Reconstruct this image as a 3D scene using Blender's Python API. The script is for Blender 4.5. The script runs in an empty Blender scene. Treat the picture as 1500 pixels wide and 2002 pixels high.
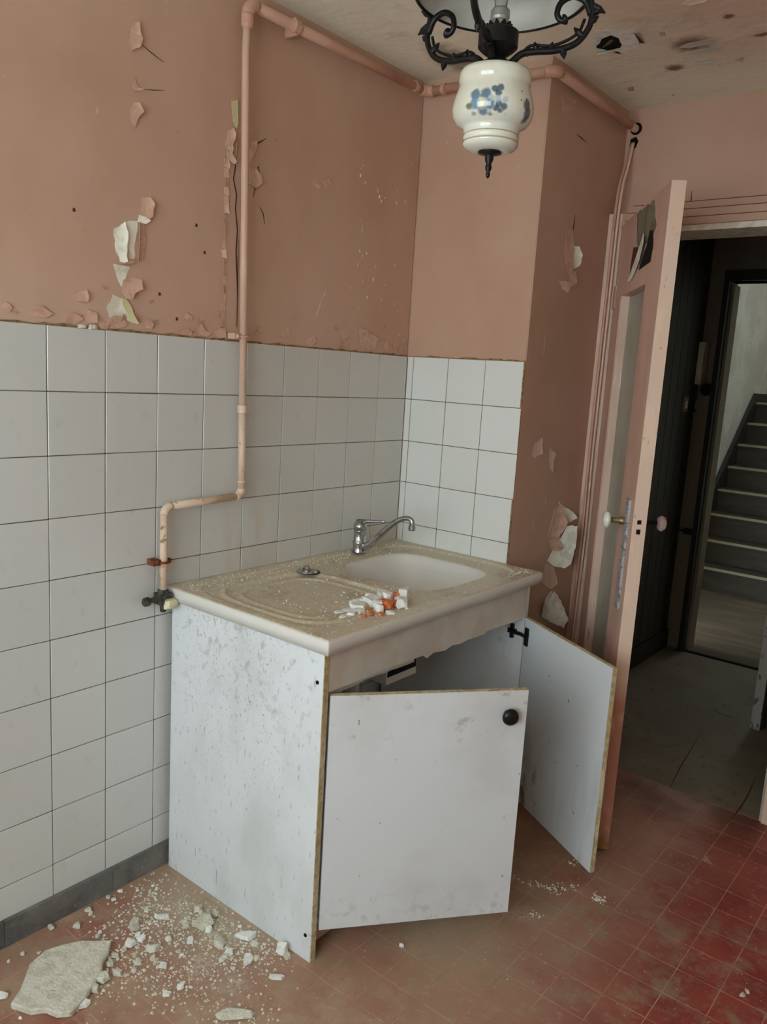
import bpy, bmesh, math, random
from mathutils import Vector, Matrix, noise
random.seed(7)
S = bpy.context.scene
COL = S.collection
PI = math.pi

# ------------------------------------------------------------------ camera
cam_d = bpy.data.cameras.new('camera')
cam = bpy.data.objects.new('camera', cam_d); COL.objects.link(cam)
R_ = Vector((0.77612, 0.62778, 0.05942)); U_ = Vector((-0.15356, 0.09676, 0.98339)); F_ = Vector((-0.6116, 0.77235, -0.17149))
CP = Vector((1.7935, -2.3515, 1.4631))
cam.matrix_world = Matrix(((R_.x, U_.x, -F_.x, CP.x), (R_.y, U_.y, -F_.y, CP.y), (R_.z, U_.z, -F_.z, CP.z), (0, 0, 0, 1)))
cam_d.sensor_fit = 'HORIZONTAL'; cam_d.sensor_width = 36; cam_d.lens = 36 * 1565.6 / 1500
cam_d.clip_start = .02
S.camera = cam

# ------------------------------------------------------------------ light: overcast sky through the window behind the camera
wd = bpy.data.worlds.new('sky'); S.world = wd; wd.use_nodes = True
bg = wd.node_tree.nodes['Background']
bg.inputs[0].default_value = (0.81, 0.945, 1.0, 1); bg.inputs[1].default_value = 3.2
def area(name, loc, rot, sx, sy, power=0, portal=False, color=(1, 1, 1)):
    l = bpy.data.lights.new(name, 'AREA'); l.shape = 'RECTANGLE'; l.size = sx; l.size_y = sy
    l.energy = power; l.color = color
    o = bpy.data.objects.new(name, l); COL.objects.link(o); o.location = loc; o.rotation_euler = rot
    if portal: l.cycles.is_portal = True
    return o
WX0, WX1, WZ0, WZ1, WY = .35, 2.15, .78, 2.08, -3.3
area('window_portal', ((WX0+WX1)/2, WY-.03, (WZ0+WZ1)/2), (PI/2, 0, PI), WX1-WX0, WZ1-WZ0, 1, True)
area('stair_window_daylight', (.75, 4.6, 3.2), (0, -.5, 0), .5, .8, 6, False, (.78, .89, 1.0))
S.view_settings.view_transform = 'Standard'; S.view_settings.look = 'None'
S.view_settings.gamma = 1; S.view_settings.use_curve_mapping = False
S.view_settings.exposure = 1.36

# ------------------------------------------------------------------ materials
def lin(c):
    o = []
    for v in c:
        v /= 255; o.append(v/12.92 if v <= .04045 else ((v+.055)/1.055)**2.4)
    return (*o, 1)
def material(name, base, rough=.6, metal=0, layers=(), bump=(), spec=.4, trans=0, ior=1.45, coat=0):
    m = bpy.data.materials.new(name); m.use_nodes = True
    nt = m.node_tree; N = nt.nodes; L = nt.links
    b = N['Principled BSDF']
    b.inputs['Roughness'].default_value = rough; b.inputs['Metallic'].default_value = metal
    b.inputs['Specular IOR Level'].default_value = spec; b.inputs['Transmission Weight'].default_value = trans
    b.inputs['IOR'].default_value = ior; b.inputs['Coat Weight'].default_value = coat
    geo = N.new('ShaderNodeNewGeometry')
    sep = N.new('ShaderNodeSeparateXYZ'); L.new(geo.outputs['Position'], sep.inputs[0])
    nsep = N.new('ShaderNodeSeparateXYZ'); L.new(geo.outputs['Normal'], nsep.inputs[0])
    def noise_out(s, st, d, rgh=.55, tp='n'):
        mp = N.new('ShaderNodeMapping'); mp.inputs['Scale'].default_value = st
        L.new(geo.outputs['Position'], mp.inputs[0])
        if tp == 'v':
            t = N.new('ShaderNodeTexVoronoi'); t.inputs['Scale'].default_value = s
            L.new(mp.outputs[0], t.inputs[0]); return t.outputs['Distance']
        t = N.new('ShaderNodeTexNoise'); t.inputs['Scale'].default_value = s
        t.inputs['Detail'].default_value = d; t.inputs['Roughness'].default_value = rgh
        L.new(mp.outputs[0], t.inputs[0]); return t.outputs['Fac']
    def mrange(v, a, c, lo=0, hi=1, smooth=True):
        r = N.new('ShaderNodeMapRange'); r.interpolation_type = 'SMOOTHSTEP' if smooth else 'LINEAR'
        if a > c: a, c, lo, hi = c, a, hi, lo
        r.inputs[1].default_value = a; r.inputs[2].default_value = c; r.inputs[3].default_value = lo; r.inputs[4].default_value = hi
        L.new(v, r.inputs[0]); return r.outputs[0]
    def mul(a, c):
        x = N.new('ShaderNodeMath'); x.operation = 'MULTIPLY'; L.new(a, x.inputs[0])
        if isinstance(c, (int, float)): x.inputs[1].default_value = c
        else: L.new(c, x.inputs[1])
        return x.outputs[0]
    col = N.new('ShaderNodeRGB'); col.outputs[0].default_value = lin(base); cur = col.outputs[0]
    for ly in layers:
        f = None
        if 's' in ly:
            f = mrange(noise_out(ly['s'], ly.get('st', (1, 1, 1)), ly.get('d', 4), ly.get('r', .55), ly.get('t', 'n')), ly.get('lo', .45), ly.get('hi', .6))
        for (ax, a, c) in ly.get('m', ()):
            src = sep.outputs['XYZ'.index(ax)] if ax in 'XYZ' else nsep.outputs['xyz'.index(ax)]
            g = mrange(src, a, c); f = g if f is None else mul(f, g)
        if 'blob' in ly:
            bx = ly['blob']; mp = N.new('ShaderNodeVectorMath'); mp.operation = 'SUBTRACT'
            # a little noise makes the outline uneven
            nz = N.new('ShaderNodeTexNoise'); nz.inputs['Scale'].default_value = ly.get('bs', 14); L.new(geo.outputs['Position'], nz.inputs[0])
            mp.inputs[1].default_value = bx[:3]; L.new(geo.outputs['Position'], mp.inputs[0])
            sc = N.new('ShaderNodeVectorMath'); sc.operation = 'MULTIPLY'; sc.inputs[1].default_value = ly.get('bst', (1, 1, 1)); L.new(mp.outputs[0], sc.inputs[0])
            ln = N.new('ShaderNodeVectorMath'); ln.operation = 'LENGTH'; L.new(sc.outputs[0], ln.inputs[0])
            ad = N.new('ShaderNodeMath'); ad.operation = 'MULTIPLY_ADD'; L.new(nz.outputs['Fac'], ad.inputs[0]); ad.inputs[1].default_value = bx[3]*ly.get('bn', .9); L.new(ln.outputs['Value'], ad.inputs[2])
            e = ly.get('be', .5)
            g = mrange(ad.outputs[0], bx[3]*(1.45+e), bx[3]*(1.45-e)*.9); f = g if f is None else mul(f, g)
        if 'rnd' in ly:
            oi = N.new('ShaderNodeObjectInfo'); g = mrange(oi.outputs['Random'], 0, 1, smooth=False); f = g if f is None else mul(f, g)
        f = mul(f, float(ly.get('k', 1)))
        mx = N.new('ShaderNodeMix'); mx.data_type = 'RGBA'; L.new(f, mx.inputs[0]); L.new(cur, mx.inputs[6]); mx.inputs[7].default_value = lin(ly['c']); cur = mx.outputs[2]
    L.new(cur, b.inputs['Base Color'])
    prev = None
    for (s, st, d, strength, dist) in bump:
        bn = N.new('ShaderNodeBump'); bn.inputs['Strength'].default_value = strength; bn.inputs['Distance'].default_value = dist
        L.new(noise_out(s, st, d), bn.inputs['Height'])
        if prev: L.new(prev, bn.inputs['Normal'])
        prev = bn.outputs[0]
    if prev: L.new(prev, b.inputs['Normal'])
    return m
PINK = (203, 166, 144)
M = {}
def pinkm(name, base=PINK, extra=()):
    return material(name, base, .5, layers=[
        dict(c=(172, 124, 98), s=1.6, lo=.35, hi=.7, k=.35), dict(c=(214, 174, 154), s=5, st=(1, 1, .5), lo=.45, hi=.8, k=.35),
        dict(c=(214, 190, 170), s=60, st=(1, 1, .35), lo=.70, hi=.76, k=.7), dict(c=(110, 76, 58), s=45, lo=.73, hi=.78, k=.5),
        *extra], bump=[(3, (1, 1, .6), 4, .35, .02), (90, (1, 1, .4), 3, .12, .002)], spec=.45)
M['pink'] = pinkm('pink_wall_paint', extra=[dict(c=(206, 196, 180), m=[('Z', 1.75, 1.5), ('Y', -.9, -1.7)], k=.22)])  # window light put into the colour: paler and greyer towards lower left
M['pink_plain'] = pinkm('pink_paint_plain')
M['pale_wall'] = material('pale_bounce_beige', (212, 200, 184), .6)  # beige picked for the unseen walls to cut pink bounce light
M['pink_flake'] = material('pink_paint_flake', (210, 170, 148), .5, layers=[dict(c=(170, 128, 106), s=40, k=.4)])
M['pink_pale'] = material('pale_pink_gloss', (226, 196, 176), .42, layers=[
    dict(c=(180, 140, 118), s=7, st=(1, 1, .25), lo=.45, hi=.7, k=.5), dict(c=(236, 222, 204), s=70, st=(1, 1, .12), lo=.62, hi=.68, k=.8), dict(c=(90, 66, 50), s=80, st=(1, 1, .1), lo=.70, hi=.75, k=.8)],
    bump=[(60, (1, 1, .15), 4, .4, .004)])
M['door_paint'] = material('door_pink_paint', (214, 174, 156), .45, layers=[dict(c=(186, 146, 126), s=5, st=(1, 1, .2), k=.4), dict(c=(226, 194, 176), s=9, st=(1, 1, .3), lo=.5, hi=.7, k=.4)],
    bump=[(50, (1, 1, .2), 3, .15, .002)])
M['door_edge'] = material('door_edge_paint', (226, 198, 176), .45, layers=[
    dict(c=(186, 122, 98), m=[('Z', .60, .48)], k=.85), dict(c=(150, 110, 60), m=[('Z', .12, .02)], s=20, lo=.3, hi=.6, k=.9),
    dict(c=(240, 214, 190), s=16, st=(1, 1, .3), lo=.5, hi=.7, k=.6), dict(c=(150, 112, 92), s=90, st=(1, 1, .35), lo=.66, hi=.72, k=.6)],
    bump=[(60, (1, 1, .3), 4, .25, .003)])
M['cream'] = material('cream_underpaint', (242, 238, 222), .7, layers=[dict(c=(206, 196, 170), s=22, k=.6)], bump=[(90, (1, 1, 1), 3, .3, .002)])
M['yellow_cream'] = material('yellowish_old_paint', (206, 196, 150), .6)
M['crack'] = material('crack_shadow_brown', (78, 50, 38), .8)
M['ceiling'] = material('ceiling_paint', (244, 240, 220), .6, layers=[
    dict(c=(222, 190, 170), m=[('X', .35, 1.1), ('Y', .45, .15)], s=1.2, lo=.3, hi=.55, k=.85),
    dict(c=(238, 228, 208), s=9, st=(.5, 1.6, 1), lo=.58, hi=.66, k=.55), dict(c=(190, 168, 140), s=6, lo=.58, hi=.75, k=.4),
    dict(c=(120, 88, 66), s=26, lo=.69, hi=.76, k=.5),
    dict(c=(116, 78, 56), blob=(.86, .13, 2.45, .05), bs=40, k=.9), dict(c=(110, 76, 56), blob=(.76, .28, 2.45, .025), bs=40, k=.9), dict(c=(80, 60, 45), blob=(1.0, .0, 2.45, .014), bs=60, k=.9),
    dict(c=(120, 96, 70), blob=(.20, -.12, 2.45, .06), bs=30, bst=(1, .5, 1), k=.75), dict(c=(96, 70, 52), blob=(1.05, .16, 2.45, .012), bs=60, bst=(.4, 1, 1), k=.9)],
    bump=[(5, (1, 1, 1), 5, .5, .02), (40, (.5, 1, 1), 4, .3, .004)])
M['tile'] = material('white_glazed_tile', (206, 206, 201), .16, layers=[
    dict(c=(206, 194, 178), s=2.2, m=[('Y', -1.0, -.6), ('X', .05, .0)], lo=.3, hi=.6, k=.55), dict(c=(214, 214, 210), rnd=1, k=.6),
    dict(c=(150, 132, 112), s=30, st=(1, 1, .6), lo=.60, hi=.74, k=.12), dict(c=(96, 86, 74), s=120, st=(1, 1, .5), lo=.735, hi=.775, k=.75),
    dict(c=(190, 150, 110), s=14, st=(1, 1, .3), lo=.4, hi=.7, m=[('Z', 1.3, .95), ('Y', -.86, -.78), ('Y', -.62, -.75)], k=.35)],
    bump=[(7, (1, 1, 1), 2, .12, .01)], spec=.5)
M['tile_b'] = material('white_glazed_tile_bright', (226, 226, 220), .16, layers=[
    dict(c=(206, 200, 190), s=8, lo=.45, hi=.7, k=.4, m=[('Z', 1.15, .9)]), dict(c=(232, 233, 229), rnd=1, k=.6),
    dict(c=(150, 136, 120), s=90, lo=.70, hi=.76, k=.5)], bump=[(7, (1, 1, 1), 2, .1, .01)], spec=.5)
M['grout'] = material('dark_grout', (96, 88, 80), .9)
M['grout_tan'] = material('yellowed_filler', (150, 120, 82), .8, layers=[dict(c=(90, 68, 46), s=60, k=.7)])
M['skirt'] = material('grey_skirting', (112, 110, 106), .7, layers=[dict(c=(128, 124, 118), s=18, lo=.45, hi=.65, k=.8), dict(c=(196, 192, 182), s=110, lo=.67, hi=.72, k=.8), dict(c=(60, 60, 62), s=7, k=.5)], bump=[(60, (1, 1, 1), 4, .4, .003)])
M['lam'] = material('white_melamine_panel', (226, 229, 230), .42, layers=[
    dict(c=(196, 198, 196), s=5, st=(1, 1, .5), lo=.45, hi=.7, k=.5), dict(c=(140, 136, 130), s=95, st=(1, 1, .35), lo=.62, hi=.70, k=.45), dict(c=(110, 106, 102), s=170, st=(1, 1, .6), lo=.62, hi=.68, m=[('Z', .2, .6), ('X', .0, .12), ('X', .58, .4)], k=.7), dict(c=(150, 146, 142), s=40, st=(1, 1, .8), lo=.55, hi=.68, m=[('Z', .45, .75)], k=.4),
    dict(c=(86, 82, 80), s=75, st=(1, 1, .10), lo=.67, hi=.73, m=[('Y', -1.02, -1.03), ('X', .10, .18), ('X', .46, .34)], k=.85)],
    bump=[(120, (1, 1, .4), 3, .1, .001)], spec=.4)
M['lam_door'] = material('white_melamine_door', (218, 221, 222), .38, layers=[
    dict(c=(190, 184, 176), s=4, lo=.45, hi=.7, k=.35), dict(c=(120, 108, 92), s=70, st=(1, 1, .5), lo=.70, hi=.75, k=.75),
    dict(c=(150, 142, 128), s=18, lo=.60, hi=.70, m=[('Z', .5, .66)], k=.6), dict(c=(170, 162, 142), s=30, lo=.5, hi=.66, m=[('Z', .2, .1)], k=.35)],
    bump=[(120, (1, 1, 1), 3, .06, .001)], spec=.4)
M['lam_stain'] = material('white_melamine_stained_inside', (216, 219, 220), .42, layers=[
    dict(c=(120, 104, 86), s=5, st=(1, 1, .2), lo=.5, hi=.7, m=[('Z', .5, .25)], k=.5),
    dict(c=(110, 92, 66), s=26, st=(1, 1, .5), lo=.48, hi=.64, m=[('Z', .34, .10), ('X', .80, .70)], k=.9),
    dict(c=(70, 64, 60), s=50, lo=.70, hi=.74, k=.8)], spec=.4)
M['edge_tan'] = material('bare_chipboard_edge', (186, 170, 126), .7, layers=[dict(c=(214, 206, 176), s=20, st=(1, 1, .2), lo=.4, hi=.6, k=.8), dict(c=(150, 122, 84), s=60, k=.5)])
M['fascia'] = material('off_white_fascia', (208, 200, 188), .45, layers=[dict(c=(188, 172, 152), s=6, k=.5), dict(c=(110, 84, 64), s=60, lo=.72, hi=.76, k=.8)])
M['chip'] = material('broken_chipboard', (120, 92, 64), .9, layers=[dict(c=(70, 54, 40), s=90, k=.8)])
M['toe'] = material('tan_plinth_board', (176, 146, 118), .6)
M['sink'] = material('dusty_white_sink', (224, 220, 212), .35, layers=[
    dict(c=(204, 191, 162), m=[('z', .55, .93), ('Z', .818, .834)], k=.9),
    
    dict(c=(190, 178, 152), s=10, m=[('Z', .74, .70), ('z', .6, .95)], lo=.3, hi=.6, k=.5),
    dict(c=(208, 196, 168), s=30, st=(1, .6, 1), lo=.5, hi=.66, m=[('z', .6, .95), ('Z', .818, .834)], k=.65),
    dict(c=(160, 140, 106), s=9, lo=.5, hi=.68, m=[('z', .6, .95), ('Z', .818, .834)], k=.45),
    dict(c=(232, 226, 206), s=95, lo=.57, hi=.63, m=[('z', .6, .95), ('Z', .818, .834)], k=.8),
    dict(c=(160, 116, 84), s=50, lo=.70, hi=.74, m=[('X', .60, .612)], k=.7)],
    bump=[(140, (1, 1, 1), 3, .25, .002)])
M['chrome'] = material('worn_chrome', (190, 190, 192), .18, 1, layers=[dict(c=(110, 108, 104), s=60, lo=.5, hi=.7, k=.6)])
M['pipe'] = material('painted_pipe_pink', (206, 160, 138), .4, layers=[dict(c=(176, 128, 104), s=8, k=.4)])
M['pipe_v'] = material('painted_pipe_pale', (222, 196, 172), .4, layers=[
    dict(c=(206, 160, 140), s=3, m=[('Z', 1.3, 1.6)], lo=.2, hi=.4, k=.7), dict(c=(128, 98, 64), s=45, lo=.60, hi=.68, m=[('Z', 1.5, 1.2)], k=.85), dict(c=(196, 120, 60), s=30, lo=.5, hi=.62, m=[('Z', .96, .92), ('Z', .84, .88)], k=.9)],
    bump=[(60, (1, 1, 1), 3, .3, .002)])
M['rust'] = material('rusty_iron', (132, 72, 38), .85, layers=[dict(c=(70, 56, 46), s=60, k=.8), dict(c=(200, 150, 110), s=40, lo=.6, hi=.7, k=.7)], bump=[(90, (1, 1, 1), 3, .6, .004)])
M['old_metal'] = material('grey_old_brass', (96, 92, 84), .6, .5, layers=[dict(c=(50, 48, 44), s=70, k=.8)], bump=[(90, (1, 1, 1), 3, .5, .003)])
M['ivory'] = material('ivory_plastic', (222, 216, 180), .4, layers=[dict(c=(186, 176, 130), s=30, k=.4)])
M['iron'] = material('black_wrought_iron', (26, 26, 26), .38, .3, layers=[dict(c=(50, 48, 44), s=70, lo=.55, hi=.7, k=.6)], bump=[(70, (1, 1, 1), 3, .3, .002)])
M['black'] = material('black_plastic', (20, 20, 21), .35)
M['dark'] = material('dark_hole', (12, 10, 9), .95)
M['silver'] = material('grey_lamp_holder', (176, 176, 170), .4, .6)
M['opal'] = material('clear_bulb_glass', (235, 235, 230), .08, trans=.9, ior=1.2)
M['plate'] = material('nickel_lock_plate', (196, 200, 204), .3, .35, layers=[dict(c=(90, 96, 104), s=70, lo=.5, hi=.6, k=.8)])
M['shade'] = material('dusty_opaline_shade', (206, 202, 192), .35, layers=[dict(c=(170, 160, 146), s=5, k=.4)])
decal = []
def petal(p, r, c, st=(1, 1, 1), k=.9): decal.append(dict(c=c, blob=(*p, r/1.45), bs=120, bn=.75, be=.28, bst=st, k=k))
FB = [(0.9338,-1.074,1.96),(0.9523,-1.07,1.961),(0.9334,-1.075,1.944),(0.9595,-1.067,1.943),(0.9473,-1.069,1.931),(0.9476,-1.072,1.944)]
for i, p in enumerate(FB): petal(p, .0135, [(70, 104, 132), (66, 98, 126), (100, 134, 164), (84, 118, 146), (74, 108, 140), (200, 196, 150)][i], k=.9 if i < 5 else .6)
for p in [(0.9206,-1.075,1.942),(0.9286,-1.072,1.928),(0.9595,-1.062,1.926),(0.9396,-1.067,1.92)]: petal(p, .0095, (96, 110, 50), (1, 1, 1.2))
for p in [(0.9652,-1.061,1.969),(0.9733,-1.054,1.972),(0.9716,-1.058,1.962),(0.9737,-1.057,1.943),(0.9803,-1.05,1.94),(0.9748,-1.054,1.933),(0.9693,-1.059,1.936)]: petal(p, .0088, (60, 88, 104))
for p in [(0.9719,-1.059,1.952),(0.9814,-1.05,1.951),(0.9818,-1.043,1.926),(0.9682,-1.055,1.923),(0.9629,-1.065,1.953)]: petal(p, .008, (160, 178, 188), k=.7)
for p in [(1,-1.005,1.952),(0.9996,-0.9976,1.939),(0.9963,-0.995,1.927)]: petal(p, .0145, (50, 72, 84))
for p in [(0.9952,-1.018,1.972),(0.9973,-1.021,1.956)]: petal(p, .003, (150, 90, 50))
M['globe'] = material('painted_ceramic_globe', (222, 221, 206), .1, layers=[
    dict(c=(196, 186, 156), s=9, lo=.45, hi=.7, k=.4), *decal,
    dict(c=(150, 110, 60), m=[('Z', 1.9065, 1.908), ('Z', 1.9105, 1.909)], k=.8), dict(c=(160, 130, 80), m=[('Z', 1.894, 1.8955), ('Z', 1.898, 1.8965)], k=.8)], spec=.6, coat=.3)
M['floor_tile'] = material('red_clay_floor_tile', (146, 58, 54), .38, layers=[
    dict(c=(118, 44, 40), rnd=1, k=.45), dict(c=(176, 92, 78), s=4, lo=.45, hi=.65, k=.5),
    dict(c=(168, 128, 106), s=2.0, d=6, lo=.26, hi=.50, m=[('X', 1.42, .92)], k=.95), dict(c=(182, 160, 134), s=5, d=8, r=.75, lo=.44, hi=.62, m=[('X', 1.3, .7)], k=.6), dict(c=(206, 180, 160), s=60, d=8, r=.8, lo=.58, hi=.70, k=.5),
    dict(c=(160, 138, 114), s=9, d=7, r=.7, lo=.46, hi=.64, m=[('Y', .1, -.35)], k=.75),
    dict(c=(186, 166, 140), s=26, d=8, r=.7, lo=.56, hi=.70, k=.45),
    dict(c=(176, 156, 128), blob=(.80, -.70, 0, .16), bs=9, k=.6), dict(c=(178, 166, 142), blob=(.25, -1.0, 0, .22), bs=9, k=.6), dict(c=(206, 198, 178), blob=(.36, -1.12, 0, .07), s=70, d=8, r=.8, lo=.44, hi=.56, bs=22, bn=1.8, k=.75), dict(c=(206, 198, 178), blob=(.42, -1.22, 0, .06), s=70, d=8, r=.8, lo=.44, hi=.56, bs=22, bn=1.8, k=.7), dict(c=(200, 192, 172), blob=(.22, -1.13, 0, .06), s=70, d=8, r=.8, lo=.44, hi=.56, bs=22, bn=1.8, k=.7), dict(c=(200, 190, 170), blob=(.52, -1.2, 0, .05), s=70, d=8, r=.8, lo=.44, hi=.56, bs=22, bn=1.8, k=.6), dict(c=(196, 184, 164), blob=(.90, -.49, 0, .05), s=70, d=8, r=.8, lo=.44, hi=.56, bs=22, bn=1.5, k=.6),
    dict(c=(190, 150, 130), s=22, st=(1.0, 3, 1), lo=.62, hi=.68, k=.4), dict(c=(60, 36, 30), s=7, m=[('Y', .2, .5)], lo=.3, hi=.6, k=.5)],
    bump=[(60, (1, 1, 1), 4, .15, .002)], spec=.4)
M['floor_joint'] = material('dusty_floor_joint', (190, 148, 128), .9, layers=[dict(c=(160, 112, 94), s=14, lo=.45, hi=.6, k=.6)])
M['hall_floor'] = material('hall_terrazzo_floor', (128, 114, 92), .6, layers=[
    dict(c=(150, 138, 110), s=3, lo=.4, hi=.65, k=.7), dict(c=(96, 88, 74), s=40, st=(1, .5, 1), lo=.58, hi=.66, k=.6), dict(c=(110, 108, 98), s=1.5, lo=.45, hi=.6, k=.4)], bump=[(30, (1, 1, 1), 3, .2, .003)])
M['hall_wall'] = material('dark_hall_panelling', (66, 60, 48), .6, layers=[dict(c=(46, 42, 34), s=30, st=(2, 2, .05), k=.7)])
M['hall_trim'] = material('hall_beige_trim', (132, 118, 96), .6)
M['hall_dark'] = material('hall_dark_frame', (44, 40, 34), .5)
M['stair'] = material('stair_timber_dark', (52, 46, 36), .55, layers=[dict(c=(70, 62, 48), s=12, st=(.3, 1, 1), k=.5)])
M['nosing'] = material('worn_stair_nosing', (150, 136, 108), .4)
M['stair_wall'] = material('rough_white_stair_plaster', (214, 210, 196), .6, layers=[dict(c=(184, 176, 156), s=3, k=.5)], bump=[(70, (1, 1, 1), 4, .9, .01)])
M['warm_wall'] = material('warm_stair_plaster', (206, 184, 140), .7, bump=[(70, (1, 1, 1), 4, .6, .01)])
M['landing'] = material('dark_landing_floor', (84, 72, 56), .6, layers=[dict(c=(110, 96, 74), s=9, st=(.2, 1, 1), k=.5)])
M['entry_edge'] = material('chipped_grey_door_edge', (168, 162, 150), .6, layers=[dict(c=(90, 80, 66), s=50, st=(1, 1, .4), lo=.58, hi=.64, k=.9)])
M['plaster'] = material('broken_plaster', (226, 222, 206), .9, layers=[dict(c=(192, 184, 158), s=40, lo=.4, hi=.65, k=.6)], bump=[(130, (1, 1, 1), 4, .9, .006)])
M['plaster_w'] = material('white_plaster_flake', (238, 238, 232), .8, layers=[dict(c=(206, 202, 190), s=50, k=.5)], bump=[(90, (1, 1, 1), 3, .5, .003)])
M['brick'] = material('orange_brick_bit', (208, 112, 66), .9, layers=[dict(c=(230, 150, 104), s=60, k=.7)], bump=[(90, (1, 1, 1), 3, .6, .003)])
M['white'] = material('white_plastic', (220, 216, 204), .4)
M['frost'] = material('frosted_door_glass', (196, 196, 180), .3, layers=[dict(c=(160, 158, 140), s=12, st=(1, 1, .4), k=.4)], trans=.35, bump=[(160, (1, 1, 1), 2, .4, .003)])
M['bare'] = material('bare_grey_primer', (134, 126, 108), .7, layers=[dict(c=(104, 94, 78), s=14, k=.7)])
M['porcelain'] = material('porcelain_knob', (226, 228, 216), .12, coat=.4)
M['brass'] = material('tarnished_brass', (150, 140, 96), .4, .8)
M['knobglass'] = material('cut_glass_knob', (226, 200, 196), .08, trans=.6)

# ------------------------------------------------------------------ mesh helpers
def link(o, parent=None):
    COL.objects.link(o)
    if parent is not None:
        o.parent = parent
        off = Vector((0, 0, 0)); q = parent
        while q is not None: off += q.location; q = q.parent
        o['_off'] = 0; del o['_off']
        o.location = o.location - off
    return o
def obj(name, bm, mat, parent=None, smooth=False, bevel=0, segs=2, keep=False):
    """bm is in world coordinates; the object's origin goes to the bottom centre of its box"""
    if bevel:
        bmesh.ops.bevel(bm, geom=[e for e in bm.edges if e.is_manifold and e.calc_face_angle(0) > .6], offset=bevel, segments=segs, affect='EDGES', profile=.6)
    bmesh.ops.recalc_face_normals(bm, faces=bm.faces[:]) if not keep else None
    xs = [v.co for v in bm.verts]
    c = Vector(((min(v.x for v in xs)+max(v.x for v in xs))/2, (min(v.y for v in xs)+max(v.y for v in xs))/2, min(v.z for v in xs)))
    for v in bm.verts: v.co -= c
    me = bpy.data.meshes.new(name); bm.to_mesh(me); bm.free()
    for m in (mat if isinstance(mat, (list, tuple)) else [mat]): me.materials.append(m)
    if smooth:
        for p in me.polygons: p.use_smooth = True
    o = bpy.data.objects.new(name, me); o.location = c
    link(o, parent)
    if smooth == 2:
        md = o.modifiers.new('wn', 'WEIGHTED_NORMAL')
    return o
def empty(name, loc, parent=None):
    o = bpy.data.objects.new(name, None); o.location = loc; o.empty_display_size = .05
    return link(o, parent)
def tag(o, label, cat, group=None, kind=None):
    o['label'] = label
    if cat: o['category'] = cat
    if group: o['group'] = group
    if kind: o['kind'] = kind
    return o
def struct(o, label=None):
    o['kind'] = 'structure'
    if label: o['label'] = label
    return o
def box(bm, x0, x1, y0, y1, z0, z1):
    vs = [bm.verts.new(p) for p in ((x0, y0, z0), (x1, y0, z0), (x1, y1, z0), (x0, y1, z0), (x0, y0, z1), (x1, y0, z1), (x1, y1, z1), (x0, y1, z1))]
    for f in ((3, 2, 1, 0), (4, 5, 6, 7), (0, 1, 5, 4), (1, 2, 6, 5), (2, 3, 7, 6), (3, 0, 4, 7)): bm.faces.new([vs[i] for i in f])
    return vs
def bx(*boxes):
    bm = bmesh.new()
    for b in boxes: box(bm, *b)
    return bm
def frame_axes(d):
    d = d.normalized(); a = Vector((0, 0, 1)) if abs(d.z) < .9 else Vector((1, 0, 0))
    u = d.cross(a).normalized(); return u, d.cross(u).normalized()
def tube(bm, pts, r, n=14, caps=True, closed=False):
    pts = [Vector(p) for p in pts]; rings = []; N = len(pts)
    pu = None
    for i, p in enumerate(pts):
        if closed: d = pts[(i+1) % N]-pts[i-1]
        else: d = (pts[min(i+1, N-1)]-pts[max(i-1, 0)])
        d.normalize()
        if pu is None: u, w = frame_axes(d)
        else:
            u = (pu-d*pu.dot(d)).normalized(); w = d.cross(u)
        pu = u
        rr = r[i] if isinstance(r, (list, tuple)) else r
        rings.append([bm.verts.new(p+(u*math.cos(2*PI*k/n)+w*math.sin(2*PI*k/n))*rr) for k in range(n)])
    rng = range(N if closed else N-1)
    for i in rng:
        a, b = rings[i], rings[(i+1) % N]
        for k in range(n): bm.faces.new((a[k], a[(k+1) % n], b[(k+1) % n], b[k]))
    if caps and not closed:
        bm.faces.new(rings[0][::-1]); bm.faces.new(rings[-1])
    return bm
def tubes(*specs):
    bm = bmesh.new()
    for pts, r in specs: tube(bm, pts, r)
    return bm
def arc(c, a, b, R, n=8):
    """quarter arc from c+a*R to c+b*R (a, b perpendicular unit vectors)"""
    c, a, b = Vector(c), Vector(a), Vector(b)
    return [c+a*R*math.cos(t*PI/2/n)+b*R*math.sin(t*PI/2/n) for t in range(n+1)]
def lathe(prof, c, n=48, axis='z', closed_ends=True):
    bm = bmesh.new(); c = Vector(c); rings = []
    ax = Vector(axis) if not isinstance(axis, str) else Vector((0, 0, 1))
    u, w = frame_axes(ax); ax = ax.normalized()
    for r, z in prof:
        rings.append([bm.verts.new(c+ax*z+(u*math.cos(2*PI*k/n)+w*math.sin(2*PI*k/n))*max(r, 1e-4)) for k in range(n)])
    for a, b in zip(rings, rings[1:]):
        for k in range(n): bm.faces.new((a[k], a[(k+1) % n], b[(k+1) % n], b[k]))
    if closed_ends:
        bm.faces.new(rings[0][::-1]); bm.faces.new(rings[-1])
    return bm
def catmull(pts, n=6):
    pts = [Vector(p) for p in pts]; out = []
    P = [pts[0]*2-pts[1]]+pts+[pts[-1]*2-pts[-2]]
    for i in range(1, len(P)-2):
        for k in range(n):
            t = k/n; a, b, c, d = P[i-1], P[i], P[i+1], P[i+2]
            out.append(.5*((2*b)+(c-a)*t+(2*a-5*b+4*c-d)*t*t+(3*b-a-3*c+d)*t**3))
    out.append(pts[-1]); return out
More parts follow.
